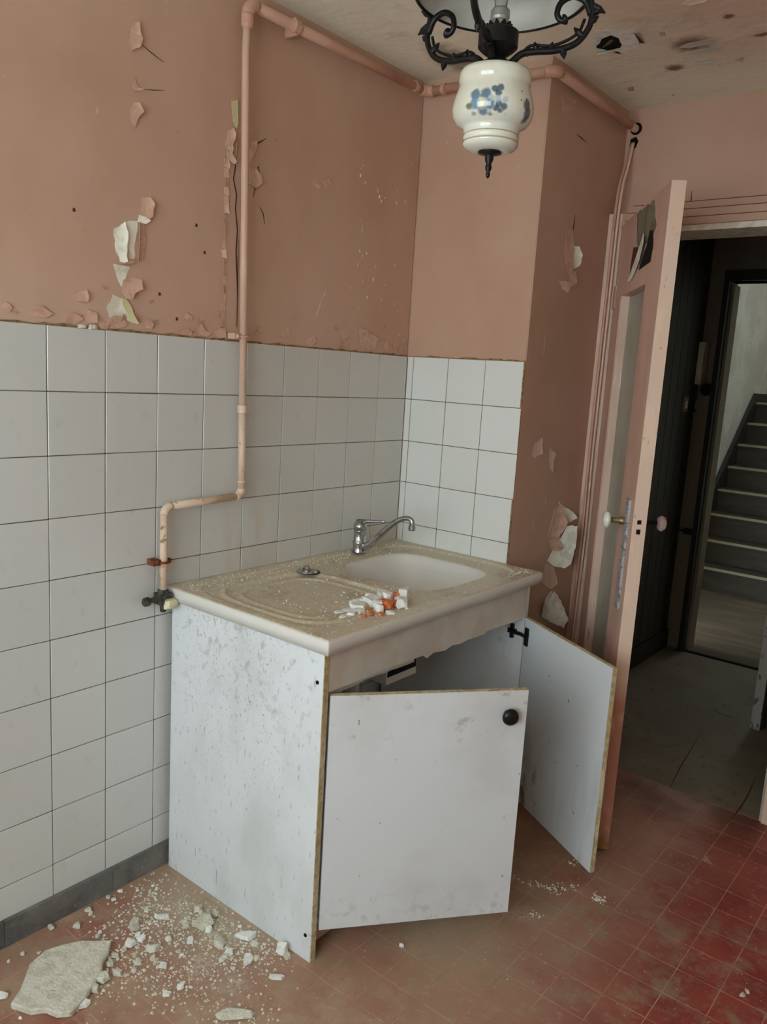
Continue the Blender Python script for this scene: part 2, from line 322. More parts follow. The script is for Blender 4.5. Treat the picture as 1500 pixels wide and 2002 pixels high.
def rock(c, s, seed, rot=0, n=14, flat=False):
    rr = random.Random(seed); bm = bmesh.new()
    for i in range(n):
        a = 2*PI*i/n+rr.uniform(-.35, .35); q = rr.uniform(.55, 1.05)
        for zz in ((0, 1) if flat else (rr.uniform(0, .35), rr.uniform(.55, 1))):
            k = q if zz < .5 else q*rr.uniform(.72, .98)
            bm.verts.new((math.cos(a)*k*s[0]/2, math.sin(a)*k*s[1]/2, zz*s[2]))
    h = bmesh.ops.convex_hull(bm, input=bm.verts)
    bmesh.ops.delete(bm, geom=list(set(h['geom_interior'])), context='VERTS')
    zm = min(v.co.z for v in bm.verts)
    mt = Matrix.Translation(Vector(c)-Vector((0, 0, zm))) @ Matrix.Rotation(rot, 4, 'Z')
    bm.transform(mt); return bm
W_ = 0.4829                                           # width of the tiled back wall
def on_plane(pl, a, b, off):
    if pl == 'A': return Vector((-.004+off, a, b))
    if pl == 'S': return Vector((off, a, b))
    if pl == 'B': return Vector((a, .004-off, b))
    if pl == 'C': return Vector((W_+off, a, b))
    if pl == 'D': return Vector((a, .60-off, b))
    if pl == 'K': return Vector((a, b, 2.45-off))
    if pl == 'F': return Vector((a, b, off))
def sheet(pl, poly, lift=0, base=.0004, th=.0012, direction=(1, 0), curl=2.0, jag=0, seed=1):
    """a sheet of paint with thickness; lift raises the side towards `direction` off the wall"""
    rr = random.Random(seed); P = [Vector((a, b)) for a, b in poly]
    if jag:
        Q = []
        for i, p in enumerate(P):
            q = P[(i+1) % len(P)]; n = max(1, int((q-p).length/jag/2))
            e = (q-p); nn = Vector((-e.y, e.x)).normalized()
            for k in range(n): Q.append(p+e*k/n+(nn*rr.uniform(-jag, jag)*.5 if k else Vector((0, 0))))
        P = Q
    bm = bmesh.new(); f = bm.faces.new([bm.verts.new((p.x, p.y, 0)) for p in P])
    bmesh.ops.triangulate(bm, faces=[f])
    if lift: bmesh.ops.subdivide_edges(bm, edges=bm.edges[:], cuts=2, use_grid_fill=True)
    D = Vector(direction).normalized(); pr = [D.dot(v.co.xy) for v in bm.verts]; lo, hi = min(pr), max(pr)
    for v in bm.verts:
        t = (D.dot(v.co.xy)-lo)/(hi-lo+1e-9); v.co.z = base+lift*t**curl
        if lift: v.co.x -= D.x*lift*.35*t**3; v.co.y -= D.y*lift*.35*t**3
    r = bmesh.ops.extrude_face_region(bm, geom=bm.faces[:])
    for g in r['geom']:
        if isinstance(g, bmesh.types.BMVert): g.co.z += th
    for v in bm.verts:
        q = on_plane(pl, v.co.x, v.co.y, v.co.z); v.co = q
    bmesh.ops.recalc_face_normals(bm, faces=bm.faces[:])
    return bm
def ribbon(pl, path, w, off=.0005, th=.0008):
    P = [Vector(p) for p in path]; L, Rr = [], []
    for i, p in enumerate(P):
        d = (P[min(i+1, len(P)-1)]-P[max(i-1, 0)]).normalized(); n = Vector((-d.y, d.x)); k = w/2*(1 if 0 < i < len(P)-1 else .25)
        L.append(p+n*k); Rr.append(p-n*k)
    bm = bmesh.new()
    for i in range(len(P)-1):
        q = [L[i], L[i+1], Rr[i+1], Rr[i]]
        a = [bm.verts.new(on_plane(pl, v.x, v.y, off)) for v in q]; b = [bm.verts.new(on_plane(pl, v.x, v.y, off+th)) for v in q]
        bm.faces.new(a); bm.faces.new(b[::-1])
        for k in range(4): bm.faces.new((a[k], b[k], b[(k+1) % 4], a[(k+1) % 4]))
    return bm

# ------------------------------------------------------------------ room shell
RX, YW, H = 2.7, WY, 2.45
wall_left = struct(obj('wall_left', bx((-.2, -.004, YW, .0, 0, H)), M['pink']), 'peeling pink wall tiled white below, behind the sink unit')
wall_back = struct(obj('wall_back', bx((-.2, W_-.0045, .004, .5995, 0, H)), [M['pink_plain']]), 'short pink wall at the right of the corner, tiled white below')
# the boxed-in corner: its side facing +X is the darker pink wall
wall_inner = struct(obj('wall_inner', bx((W_-.004, W_, .0041, .60, 0, H-.001)), M['pink_plain']), 'narrow shaded pink wall with curled paper beside the open door')
DX0, DX1, DH = .52, 1.275, 2.045
wall_door = struct(obj('wall_door', bx((-.2, DX0, .60, .70, 0, H), (DX1, RX, .60, .70, 0, H), (DX0, DX1, .60, .70, DH, H)), M['pink_plain']), 'pink wall holding the doorway to the hall')
wall_right = struct(obj('wall_right', bx((RX, RX+.15, YW, .70, 0, H)), M['pale_wall']), 'pale beige wall out of frame on the right')
wall_window = struct(obj('wall_window', bx((-.2, WX0, YW-.2, YW, 0, H), (WX1, RX+.15, YW-.2, YW, 0, H), (WX0, WX1, YW-.2, YW, 0, WZ0), (WX0, WX1, YW-.2, YW, WZ1, H)), M['pale_wall']), 'pale beige wall with the window behind the viewer')
ceiling = struct(obj('ceiling', bx((-.2, RX+.15, YW-.2, .70, H, H+.15)), M['ceiling']), 'stained cream ceiling with flaking paint')
wf = struct(obj('window_1', bx((WX0, WX0+.05, YW-.12, YW-.07, WZ0, WZ1), (WX1-.05, WX1, YW-.12, YW-.07, WZ0, WZ1), (WX0+.05, WX1-.05, YW-.12, YW-.07, WZ0, WZ0+.05), (WX0+.05, WX1-.05, YW-.12, YW-.07, WZ1-.05, WZ1), ((WX0+WX1)/2-.03, (WX0+WX1)/2+.03, YW-.12, YW-.07, WZ0+.05, WZ1-.05)), M['white']), 'white window frame behind the viewer')

# wall tiles -------------------------------------------------------
P_, ZT = .152, 1.525
tile_me = {}
def tile_mesh(w, h, t=.006, g=.0021):
    k = (round(w, 4), round(h, 4), t)
    if k not in tile_me:
        bm = bx((g/2, w-g/2, 0, t, g/2, h-g/2))
        bmesh.ops.bevel(bm, geom=bm.edges[:], offset=.0012, segments=1, affect='EDGES')
        me = bpy.data.meshes.new('tile'); bm.to_mesh(me); bm.free(); tile_me[k] = me
    return tile_me[k]
def put_tile(plane, u, z, w, h, parent, mat, name='tile'):
    me = tile_mesh(w, h)
    if not me.materials: me.materials.append(mat)
    elif me.materials[0] is not mat:
        me = me.copy(); me.materials[0] = mat
    o = bpy.data.objects.new(name, me)
    jx, jz = random.gauss(0, .0022), random.gauss(0, .0022)
    if plane == 'B': o.location = (u, 0.0, z); o.rotation_euler = (jx, 0, jz)
    else: o.location = (-.0, u+w, z); o.rotation_euler = (jx, 0, -PI/2+jz); o.location.x = 0
    if plane == 'A':
        o.rotation_euler = (jx*0, jx*.6, PI/2+jz); o.location = (.0, u, z)
    link(o, parent); return o
# left wall: columns from the corner; each tile's own mesh lies in local +X (along the wall), +Y into the wall
OFF = .1586
cols = [(-OFF, OFF)]+[(-OFF-P_*(i+1), P_) for i in range(11)]
rows = [(ZT-P_*(j+1), P_) for j in range(9)]+[(.068, ZT-9*P_-.068)]
for (y, w) in cols:
    for (z, h) in rows: put_tile('A', y, z, w, h, wall_left, M['tile'])
bm = bmesh.new()
for i in range(11, 22):
    y = -OFF-P_*(i+1)
    for (z, h) in rows:
        if y > YW: box(bm, -.006, 0, y+.001, y+P_-.001, z+.001, z+h-.001)
o = obj('tile_field', bm, M['tile'], wall_left); o['kind'] = 'stuff'
for (x, w) in [(0.0, .027)]+[(.027+P_*i, P_) for i in range(3)]:
    for (z, h) in rows: put_tile('B', x, z, w, h, wall_back, M['tile_b'])
obj('grout', bx((-.0045, -.0022, YW, 0, .06, ZT)), M['grout'], wall_left)
obj('grout', bx((0, W_-.002, .0022, .0046, .06, ZT)), M['grout'], wall_back)
# ragged top edge of the tiling and the filler down its right edge
def ragged(pl, a0, a1, z, seed, n=60):
    rr = random.Random(seed); top = [(a0+(a1-a0)*i/n, z+rr.uniform(.001, .007)) for i in range(n+1)]
    return sheet(pl, top+[(a1, z-.003), (a0, z-.003)], th=.0025)
obj('filler_strip', ragged('A', YW+.01, -.002, ZT, 3, 160), M['grout_tan'], wall_left)
obj('filler_strip', ragged('B', .003, W_-.002, ZT, 4, 30), M['grout_tan'], wall_back)
obj('filler_strip', bx((W_-.006, W_-.0005, .0, .006, .06, ZT)), M['grout_tan'], wall_back)
obj('filler_lump', rock((.0, -1.255, ZT-.002), (.012, .035, .012), 5), M['plaster'], wall_left)
obj('filler_lump', rock((.0, -1.285, ZT-.001), (.010, .03, .010), 6), M['plaster'], wall_left)
# skirting
sk = struct(empty('baseboard_left', (0, -1.5, 0)), 'dark grey speckled skirting below the wall tiles')
y = -.01
while y > YW:
    y2 = max(YW, y-.30); obj('skirting_piece', bx((-.003, .012+random.uniform(-.001, .001), y2+.0012, y-.0005, 0, .070+random.uniform(-.001, .001))), M['skirt'], sk, bevel=.002, segs=1); y = y2

# peeling paint on the walls ---------------------------------------
def flake(pl, parent, pts, direction=(1, 0), lift=.008, mat='pink_flake', back='cream', jag=.006, curl=2.0, name='paint_flake', base=.0006):
    flake.n += 1
    bm = sheet(pl, pts, lift, base, .0012, direction, curl, jag, flake.n*7)
    o = obj(name, bm, M[mat], parent)
    return o
flake.n = 0
def bare(pl, parent, pts, mat='cream', jag=.008):
    flake.n += 1
    return obj('bare_patch', sheet(pl, pts, 0, .0002, .0006, jag=jag, seed=flake.n), M[mat], parent)
A = wall_left
# along the wall A plane +first coordinate is towards the corner
flake('A', A, [(-1.151,2.241),(-1.133,2.247),(-1.13,2.224),(-1.124,2.212),(-1.131,2.192),(-1.152,2.178),(-1.162,2.197)], (1, 0), .010)
flake('A', A, [(-1.142,2.125),(-1.134,2.102),(-1.118,2.101),(-1.144,2.092),(-1.154,2.104)], (1, -.4), .008)
flake('A', A, [(-1.144,2.067),(-1.13,2.069),(-1.119,2.05),(-1.135,2.03),(-1.141,2.01),(-1.152,2.019),(-1.154,2.047)], (1, 0), .010)
flake('A', A, [(-1.119,1.854),(-1.097,1.858),(-1.086,1.843),(-1.09,1.813),(-1.104,1.801),(-1.122,1.815)], (1, 0), .011)
flake('A', A, [(-1.128,1.811),(-1.11,1.809),(-1.098,1.799),(-1.113,1.788),(-1.133,1.793)], (.6, -1), .010, 'cream')
bare('A', A, [(-1.169,1.787),(-1.132,1.795),(-1.141,1.697),(-1.162,1.689),(-1.182,1.706),(-1.19,1.752)])
flake('A', A, [(-1.199,1.767),(-1.169,1.787),(-1.162,1.763),(-1.165,1.732),(-1.162,1.694),(-1.182,1.686),(-1.196,1.727)], (1, 0), .010, 'cream')
flake('A', A, [(-1.19,1.695),(-1.141,1.704),(-1.141,1.694),(-1.163,1.684),(-1.193,1.682)], (.2, -1), .012)
flake('A', A, [(-1.132,1.795),(-1.113,1.789),(-1.106,1.754),(-1.118,1.702),(-1.141,1.694)], (-1, 0), .012)
bare('A', A, [(-1.2,1.684),(-1.153,1.683),(-1.162,1.665),(-1.167,1.649),(-1.176,1.631),(-1.187,1.647)])
flake('A', A, [(-1.173,1.648),(-1.15,1.661),(-1.12,1.655),(-1.12,1.63),(-1.141,1.62),(-1.15,1.602),(-1.167,1.605),(-1.179,1.626)], (.7, -.7), .012)
bare('A', A, [(-1.201,1.611),(-1.176,1.604),(-1.164,1.605),(-1.15,1.587),(-1.13,1.546),(-1.167,1.555),(-1.21,1.554),(-1.218,1.58)])
flake('A', A, [(-1.176,1.606),(-1.164,1.605),(-1.15,1.587),(-1.13,1.546),(-1.155,1.551),(-1.167,1.578)], (1, -.3), .012, 'yellow_cream')
flake('A', A, [(-1.21,1.556),(-1.199,1.564),(-1.178,1.559),(-1.158,1.543),(-1.187,1.531),(-1.218,1.541)], (0, 1), .006)
flake('A', A, [(-1.309,1.601),(-1.273,1.615),(-1.267,1.601),(-1.27,1.587),(-1.297,1.586)], (1, .2), .007)
flake('A', A, [(-1.409,1.561),(-1.388,1.568),(-1.358,1.552),(-1.373,1.54),(-1.407,1.541)], (.4, 1), .005)
flake('A', A, [(-1.325,1.555),(-1.302,1.558),(-1.281,1.548),(-1.297,1.534),(-1.331,1.536)], (.4, 1), .005)
flake('A', A, [(-1.268,1.568),(-1.246,1.563),(-1.243,1.541),(-1.27,1.537),(-1.284,1.55)], (1, 0), .005)
for pts in ([(-0.9993,1.538),(-0.9829,1.55),(-0.9624,1.538),(-0.9657,1.53),(-0.9925,1.53)], [(-0.944,1.55),(-0.9323,1.568),(-0.9143,1.544),(-0.8931,1.543),(-0.9087,1.531),(-0.9383,1.532)], [(-0.8825,1.55),(-0.8502,1.56),(-0.842,1.533),(-0.8747,1.528)], [(-0.5276,1.542),(-0.497,1.565),(-0.4772,1.546),(-0.5039,1.528)], [(-0.2789,1.606),(-0.2362,1.602),(-0.199,1.55),(-0.2195,1.535),(-0.2581,1.547)], [(-0.2498,1.574),(-0.2192,1.594),(-0.1795,1.579),(-0.1871,1.541),(-0.2309,1.542)],
            [(-0.4857,2.023),(-0.4596,2.043),(-0.4445,2.026),(-0.4663,2.006)], [(-0.5211,2.015),(-0.4896,2.013),(-0.4975,1.997),(-0.5204,2.004)]):
    flake('A', A, pts, (.5, 1), .006, jag=.004)
for k in range(46):                                   # small blisters low on the painted wall
    yy = random.uniform(-2.2, -.03); zz = ZT+.012+abs(random.gauss(0, .05)); s = random.uniform(.006, .022)
    pts = [(yy+s*math.cos(a)*random.uniform(.6, 1), zz+s*.9*math.sin(a)*random.uniform(.6, 1)) for a in [i*PI/3 for i in range(6)]]
    flake('A', A, pts, (random.uniform(-1, 1), random.uniform(-1, 1)), random.uniform(.002, .005), jag=0)
for k in range(40):                                   # light chips and scratches near the corner
    yy = random.uniform(-.33, -.02); zz = random.uniform(1.58, 2.15); s = random.uniform(.002, .006); d = random.uniform(-.6, .6)
    obj('paint_chip', sheet('A', [(yy, zz), (yy+s, zz+s*.3), (yy+s*.6+d*s, zz+s*2.2), (yy-s*.3+d*s, zz+s*1.6)], 0, .0002, .0008), M['cream' if k % 2 else 'pink_pale'], A)
for pts in ([(-0.3925,1.499),(-0.4199,1.472),(-0.4419,1.44),(-0.4535,1.399)], [(-0.4455,1.703),(-0.4621,1.67),(-0.4783,1.634),(-0.4846,1.624)], [(-0.2828,1.932),(-0.2838,1.913),(-0.2935,1.907)], [(-0.4451,1.697),(-0.4538,1.687),(-0.4684,1.66)]):
    obj('paint_chip', ribbon('A', pts, .003), M['cream'], A)
# the split strip of paint left of the vertical pipe
flake('A', A, [(-0.8449,2.154),(-0.8238,2.161),(-0.8199,2.105),(-0.8265,2.088),(-0.8379,2.106)], (1, 0), .003, 'yellow_cream', jag=.002)
flake('A', A, [(-0.8546,2.076),(-0.8373,2.088),(-0.8296,2.074),(-0.8376,2.046),(-0.8385,2.022),(-0.8252,2.002),(-0.8322,1.995),(-0.8504,2.004)], (1, 0), .010)
flake('A', A, [(-0.834,2.047),(-0.8185,2.067),(-0.8143,2.002),(-0.8252,2.002)], (-1, 0), .010)
for zz in range(22):
    v = 325+zz*14; du = random.uniform(-3, 3)
    a = 1.0
    y0 = -.852-.0002*zz+random.uniform(-.004, .004); z0 = 2.05-zz*.0235
    flake('A', A, [(y0-.010, z0), (y0+.004, z0+.002), (y0+.008, z0-.022), (y0-.008, z0-.020)], (random.choice((1, -1)), random.uniform(-.5, .5)), random.uniform(.002, .006), random.choice(('pink_flake', 'pink_flake', 'pink_pale')), jag=.003)
obj('paint_crack', ribbon('A', [(-0.8337,2.089),(-0.835,2.023),(-0.8249,1.993),(-0.8309,1.958),(-0.8187,1.921),(-0.8208,1.88),(-0.8116,1.828),(-0.8151,1.772),(-0.8061,1.677),(-0.8038,1.564)], .0035), M['crack'], A)
obj('paint_crack', ribbon('A', [(-0.8069,1.801),(-0.8062,1.732),(-0.8059,1.621),(-0.8057,1.564)], .0025), M['grout_tan'], A)
flake('A', A, [(-0.7725,2.067),(-0.754,2.075),(-0.7582,2.041),(-0.774,2.014),(-0.7787,2.037)], (1, .3), .009)
flake('A', A, [(-0.7753,1.997),(-0.751,2.005),(-0.7348,1.986),(-0.7302,1.969),(-0.7525,1.95),(-0.7755,1.957)], (1, 0), .009)
obj('paint_crack', ribbon('A', [(-0.7144,2.092),(-0.735,2.078),(-0.7574,2.066),(-0.7725,2.067)], .004), M['crack'], A)
obj('paint_crack', ribbon('A', [(-0.7536,2.065),(-0.7566,2.048),(-0.7655,2.036)], .004), M['crack'], A)
obj('paint_crack', ribbon('A', [(-0.7734,1.998),(-0.7507,1.997),(-0.7417,2.011),(-0.737,1.992),(-0.7265,1.972),(-0.749,1.959),(-0.7572,1.926)], .004), M['crack'], A)
obj('paint_crack', ribbon('A', [(-0.7312,1.904),(-0.7167,1.886),(-0.7116,1.861)], .003), M['crack'], A)
obj('paint_crack', ribbon('A', [(-1.122,2.201),(-1.096,2.192),(-1.061,2.182)], .002), M['crack'], A)
obj('paint_crack', ribbon('A', [(-1.118,2.104),(-1.089,2.11),(-1.057,2.119)], .002), M['crack'], A)
for q in ((384, 441), (145, 411), (312, 575), (346, 633)):
    pass
for (a, b) in [(-0.952,1.816),(-1.302,1.79),(-1.065,1.627),(-1.01,1.569),(-0.9233,1.751)]:
    obj('nail_hole', sheet('A', [(a-.004, b-.004), (a+.004, b-.003), (a+.003, b+.004), (a-.003, b+.005)], 0, .0002, .0006), M['crack'], A)
# wall C
C = wall_inner
flake('C', C, [(0.07961,2.35),(0.1741,2.368),(0.1352,2.326),(0.1128,2.296),(0.09029,2.317)], (1, 0), .008)
flake('C', C, [(0.2536,1.931),(0.2895,1.929),(0.308,1.902),(0.3,1.866),(0.2712,1.852)], (1, 0), .016, 'cream')
obj('paint_crack', ribbon('C', [(0.2477,2.026),(0.2474,1.993),(0.2415,1.967),(0.2525,1.936)], .006), M['crack'], C)
flake('C', C, [(0.1989,1.968),(0.239,1.978),(0.2674,1.852),(0.2361,1.834),(0.2016,1.886)], (1, 0), .006)
flake('C', C, [(0.1741,1.803),(0.2419,1.808),(0.2839,1.795),(0.2539,1.789),(0.2354,1.766),(0.2025,1.776)], (.6, -.8), .009, 'pink_pale')
flake('C', C, [(0.2422,1.841),(0.2882,1.847),(0.298,1.804),(0.267,1.8)], (1, -.4), .008)
flake('C', C, [(0.1074,1.253),(0.1549,1.273),(0.1654,1.219),(0.1168,1.203),(0.1001,1.215)], (1, -.2), .008, 'pink_pale')
flake('C', C, [(0.2263,1.238),(0.2615,1.219),(0.2572,1.182),(0.2562,1.149),(0.232,1.191)], (1, 0), .007, 'pink_pale')
obj('paint_crack', ribbon('C', [(0.2034,2.272),(0.2426,2.269),(0.279,2.266)], .004), M['crack'], C)
for pts in ([(0.1177,1.61),(0.1172,1.576),(0.1182,1.553)], [(0.1183,1.643),(0.1187,1.623)], [(0.2327,1.053),(0.2329,1.032)], [(0.1515,0.981),(0.1579,0.9472)]):
    obj('paint_chip', ribbon('C', pts, .005), M['pink_pale'], C)
flake('C', C, [(0.3363,1.034),(0.3743,1.012),(0.4298,0.9907),(0.4565,0.9683),(0.4299,0.9512),(0.3888,0.9439),(0.3742,0.9728)], (1, .3), .030, 'cream', jag=.003)
flake('C', C, [(0.3091,1.008),(0.3463,1.026),(0.3785,0.9528),(0.34,0.8989),(0.2777,0.9066),(0.2945,0.9619)], (1, -.2), .030, 'pink_flake')
flake('C', C, [(0.3811,0.9408),(0.4326,0.9391),(0.4309,0.8677),(0.4124,0.7943),(0.3817,0.7789),(0.3295,0.7909),(0.2919,0.816),(0.3314,0.861)], (1, -.1), .050, 'cream', curl=1.4)
flake('C', C, [(0.2892,0.909),(0.3613,0.9158),(0.3552,0.8657),(0.3263,0.8461),(0.2922,0.8547)], (.4, -1), .030, 'pink_flake')
flake('C', C, [(0.277,0.8105),(0.3388,0.7855),(0.3652,0.7178),(0.3308,0.7038),(0.26,0.7357),(0.2677,0.7771)], (1, -.4), .018, 'pink_pale')
flake('C', C, [(0.3586,0.6889),(0.3913,0.6528),(0.4246,0.5748),(0.4054,0.5438),(0.286,0.6033),(0.3178,0.6466)], (1, -.2), .055, 'cream')
flake('C', C, [(0.2645,0.6725),(0.3582,0.691),(0.3186,0.6425),(0.2856,0.6053),(0.225,0.6333)], (-1, .2), .030, 'cream')
# wall D
D = wall_door
obj('paint_crack', ribbon('D', [(0.7444,2.152),(0.7463,2.123),(0.743,2.106)], .004), M['crack'], D)
# ceiling
K = ceiling
bare('K', K, [(0.6617,-0.09286),(0.7603,-0.05102),(0.7465,0.03706),(0.7178,0.07106),(0.6642,0.1018),(0.6602,0.07288),(0.6286,0.06371),(0.6089,0.03478),(0.6289,-0.0308)], 'plaster_w')
obj('bare_patch', sheet('K', [(0.6182,0.014),(0.6549,-0.03236),(0.6886,-0.04541),(0.7,-0.01445),(0.6908,0.03004),(0.6676,0.05527),(0.6389,0.04756)], 0, .0014, .001, jag=.006), M['dark'], K)
flake('K', K, [(0.6182,0.014),(0.6499,0.01501),(0.68,0.04084),(0.6658,0.06728),(0.6317,0.05663),(0.6115,0.03626)], (0, -1), .018, 'cream')
flake('K', K, [(0.652,-0.02579),(0.6808,-0.04182),(0.6845,-0.006996),(0.6655,0.0155),(0.6477,0.005297)], (-1, -1), .02, 'bare')
flake('K', K, [(0.7578,-0.04472),(0.7694,-0.00645),(0.7519,0.01555),(0.7564,0.04278),(0.7362,0.04777)], (1, 0), .014, 'crack')
for pts in ([(0.8105,0.00165),(0.8295,-0.002859),(0.8226,0.02445),(0.8058,0.0306)], [(0.9319,0.2986),(0.968,0.2834),(0.9454,0.3244)], [(0.5686,0.3759),(0.5968,0.3587),(0.5789,0.4036),(0.5605,0.4048)]):
    flake('K', K, pts, (1, 0), .004, 'pink_flake')
for k in range(26):
    a, b = random.uniform(.85, 1.6), random.uniform(-.7, .45); s = random.uniform(.008, .03)
    flake('K', K, [(a+s*2*math.cos(t), b+s*.6*math.sin(t)) for t in [i*PI/3 for i in range(6)]], (random.uniform(-1, 1), 1), random.uniform(.002, .006), 'shade' if k % 3 else 'ceiling', jag=0)

# floors -----------------------------------------------------------
floor = struct(obj('floor', bx((-.2, RX+.15, YW-.2, .535, -.1, -.0006)), M['floor_joint']), 'worn red tiled kitchen floor strewn with plaster dust')
FP = .108; fm = None
cells = []
i0 = int(math.floor((0-1.192)/FP)); j0 = int(math.floor((YW+.293)/FP))
for i in range(i0, int((RX-1.192)/FP)+1):
    for j in range(j0, int((.53+.293)/FP)+1):
        x0, y0 = 1.192+i*FP, -.293+j*FP; x1, y1 = min(x0+FP, RX), min(y0+FP, .53)
        x0, y0 = max(x0, .0), max(y0, YW)
        if x1-x0 < .01 or y1-y0 < .01: continue
        c = Vector(((x0+x1)/2, (y0+y1)/2, 0)); d = c-CP; z = d.dot(F_)
        vis = z > 0 and abs(d.dot(R_)/z) < .50 and abs(d.dot(U_)/z) < .66
        full = abs(x1-x0-FP) < 1e-6 and abs(y1-y0-FP) < 1e-6
        hidden = c.x < .58 and c.y > -1.0
        cells.append((0 if vis and full and not hidden else 1, d.length, x0, x1, y0, y1))
cells.sort()
rest = bmesh.new(); cnt = 0
g = .0011
for (rk, dd, x0, x1, y0, y1) in cells:
    if rk == 0 and cnt < 298:
        if fm is None:
            bm = bx((-FP/2+g, FP/2-g, -FP/2+g, FP/2-g, -.004, 0)); bmesh.ops.bevel(bm, geom=[e for e in bm.edges if e.verts[0].co.z == 0 and e.verts[1].co.z == 0], offset=.0005, segments=1, affect='EDGES')
            fm = bpy.data.meshes.new('floor_tile'); bm.to_mesh(fm); bm.free(); fm.materials.append(M['floor_tile'])
        o = bpy.data.objects.new('floor_tile', fm); o.location = ((x0+x1)/2, (y0+y1)/2, random.uniform(-.0004, .0003)); o.rotation_euler = (random.gauss(0, .002), random.gauss(0, .002), 0)
        link(o, floor); cnt += 1
    else: box(rest, x0+g, x1-g, y0+g, y1-g, -.004, 0)
o = obj('floor_tile_field', rest, M['floor_tile'], floor); o['kind'] = 'stuff'

# hall beyond the door ---------------------------------------------
HY = 2.19
hall_floor = struct(obj('floor_hall', bx((-.2, 2.4, .535, 6.0, -.1, -.001)), M['hall_floor']), 'dusty beige hall floor with fine cracks beyond the doorway')
hall_floor.name = 'floor.001'
obj('landing_floor', bx((-.12, 2.2, HY+.02, 3.76, -.003, .001)), M['landing'], hall_floor)
for pts in ([(1.171,0.8626),(1.187,0.6897),(1.191,0.5938),(1.191,0.5038),(1.19,0.4214)], [(0.8355,1.445),(0.8772,1.406),(0.9141,1.404),(0.9384,1.398)], [(0.965,0.443),(0.9239,0.7272),(0.8779,1.137)]):
    obj('floor_crack', ribbon('F', pts, .005, -.0008, .0006), M['crack'], hall_floor)
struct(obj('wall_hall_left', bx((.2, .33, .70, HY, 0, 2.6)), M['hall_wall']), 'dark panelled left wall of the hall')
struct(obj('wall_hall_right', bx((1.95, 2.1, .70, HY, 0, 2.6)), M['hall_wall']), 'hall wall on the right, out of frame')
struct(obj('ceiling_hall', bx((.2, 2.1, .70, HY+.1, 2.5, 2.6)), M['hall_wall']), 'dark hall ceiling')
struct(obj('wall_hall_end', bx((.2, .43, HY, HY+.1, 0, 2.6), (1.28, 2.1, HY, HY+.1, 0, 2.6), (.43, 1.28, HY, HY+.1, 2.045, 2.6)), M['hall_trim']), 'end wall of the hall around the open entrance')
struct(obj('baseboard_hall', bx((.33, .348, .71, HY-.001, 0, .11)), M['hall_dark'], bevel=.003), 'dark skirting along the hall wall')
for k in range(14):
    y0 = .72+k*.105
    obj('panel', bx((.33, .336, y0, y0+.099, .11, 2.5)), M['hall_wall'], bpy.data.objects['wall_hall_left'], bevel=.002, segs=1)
t3 = struct(empty('trim_3', (.43, HY, 0)), 'dark frame round the entrance to the staircase')
obj('jamb', bx((.418, .445, HY-.03, HY+.12, 0, 2.045)), M['hall_dark'], t3, bevel=.003)
obj('jamb', bx((.445, .462, HY+.02, HY+.12, 0, 2.03)), M['hall_trim'], t3, bevel=.003)
obj('jamb', bx((1.265, 1.292, HY-.03, HY+.12, 0, 2.045)), M['hall_dark'], t3, bevel=.003)
obj('lintel', bx((.418, 1.292, HY-.03, HY+.12, 2.045, 2.10)), M['hall_dark'], t3, bevel=.003)
obj('threshold', bx((.445, 1.265, HY-.01, HY+.012, -.001, .006)), M['dark'], t3)
# staircase
stairs = tag(empty('staircase', (.4, 3.75, 0)), 'dark wooden staircase with worn pale nosings rising beyond the entrance', 'staircase')
for k in range(8):
    y0, z1 = 3.75+.2*k, .175*(k+1)
    obj('riser', bx((-.12, 1.2, y0+.018, y0+.036, z1-.175, z1-.03)), M['stair'], stairs)
    obj('tread', bx((-.12, 1.2, y0-.002, y0+.236, z1-.03, z1)), M['stair'], stairs, bevel=.004)
    obj('nosing', bx((-.12, 1.2, y0-.006, y0+.006, z1-.016, z1+.002)), M['nosing'], stairs, bevel=.003)
bm = bmesh.new()
pf = [(3.70, 0), (3.70, .22), (5.135, 1.475), (6.38, 1.475), (6.38, 0)]
a = [bm.verts.new((-.12, p[0], p[1])) for p in pf]; b = [bm.verts.new((-.09, p[0], p[1])) for p in pf]
bm.faces.new(a); bm.faces.new(b[::-1])
for i in range(5): bm.faces.new((a[i], b[i], b[(i+1) % 5], a[(i+1) % 5]))
obj('stringer', bm, M['hall_dark'], stairs)
obj('landing', bx((-.085, 1.2, 5.387, 6.38, 1.32, 1.3985), (-.085, 1.2, 6.37, 6.385, 1.3985, 1.475)), M['stair'], stairs)
struct(obj('wall_stair_left', bx((-.22, -.125, HY+.12, 6.5, 0, 3.4)), M['stair_wall']), 'rough plastered stairwell wall catching daylight')
struct(obj('wall_stair_end', bx((-.22, 2.3, 6.4, 6.5, 0, 3.4)), M['warm_wall']), 'stairwell end wall')
struct(obj('wall_stair_right', bx((2.2, 2.3, HY+.12, 6.4, 0, 3.4)), M['stair_wall']), 'stairwell right wall, out of frame')
struct(obj('ceiling_stair', bx((-.22, 2.3, HY+.1, 6.5, 3.4, 3.5), (-.22, 2.3, HY+.1, HY+.14, 2.6, 3.4)), M['stair_wall']), 'stairwell ceiling')
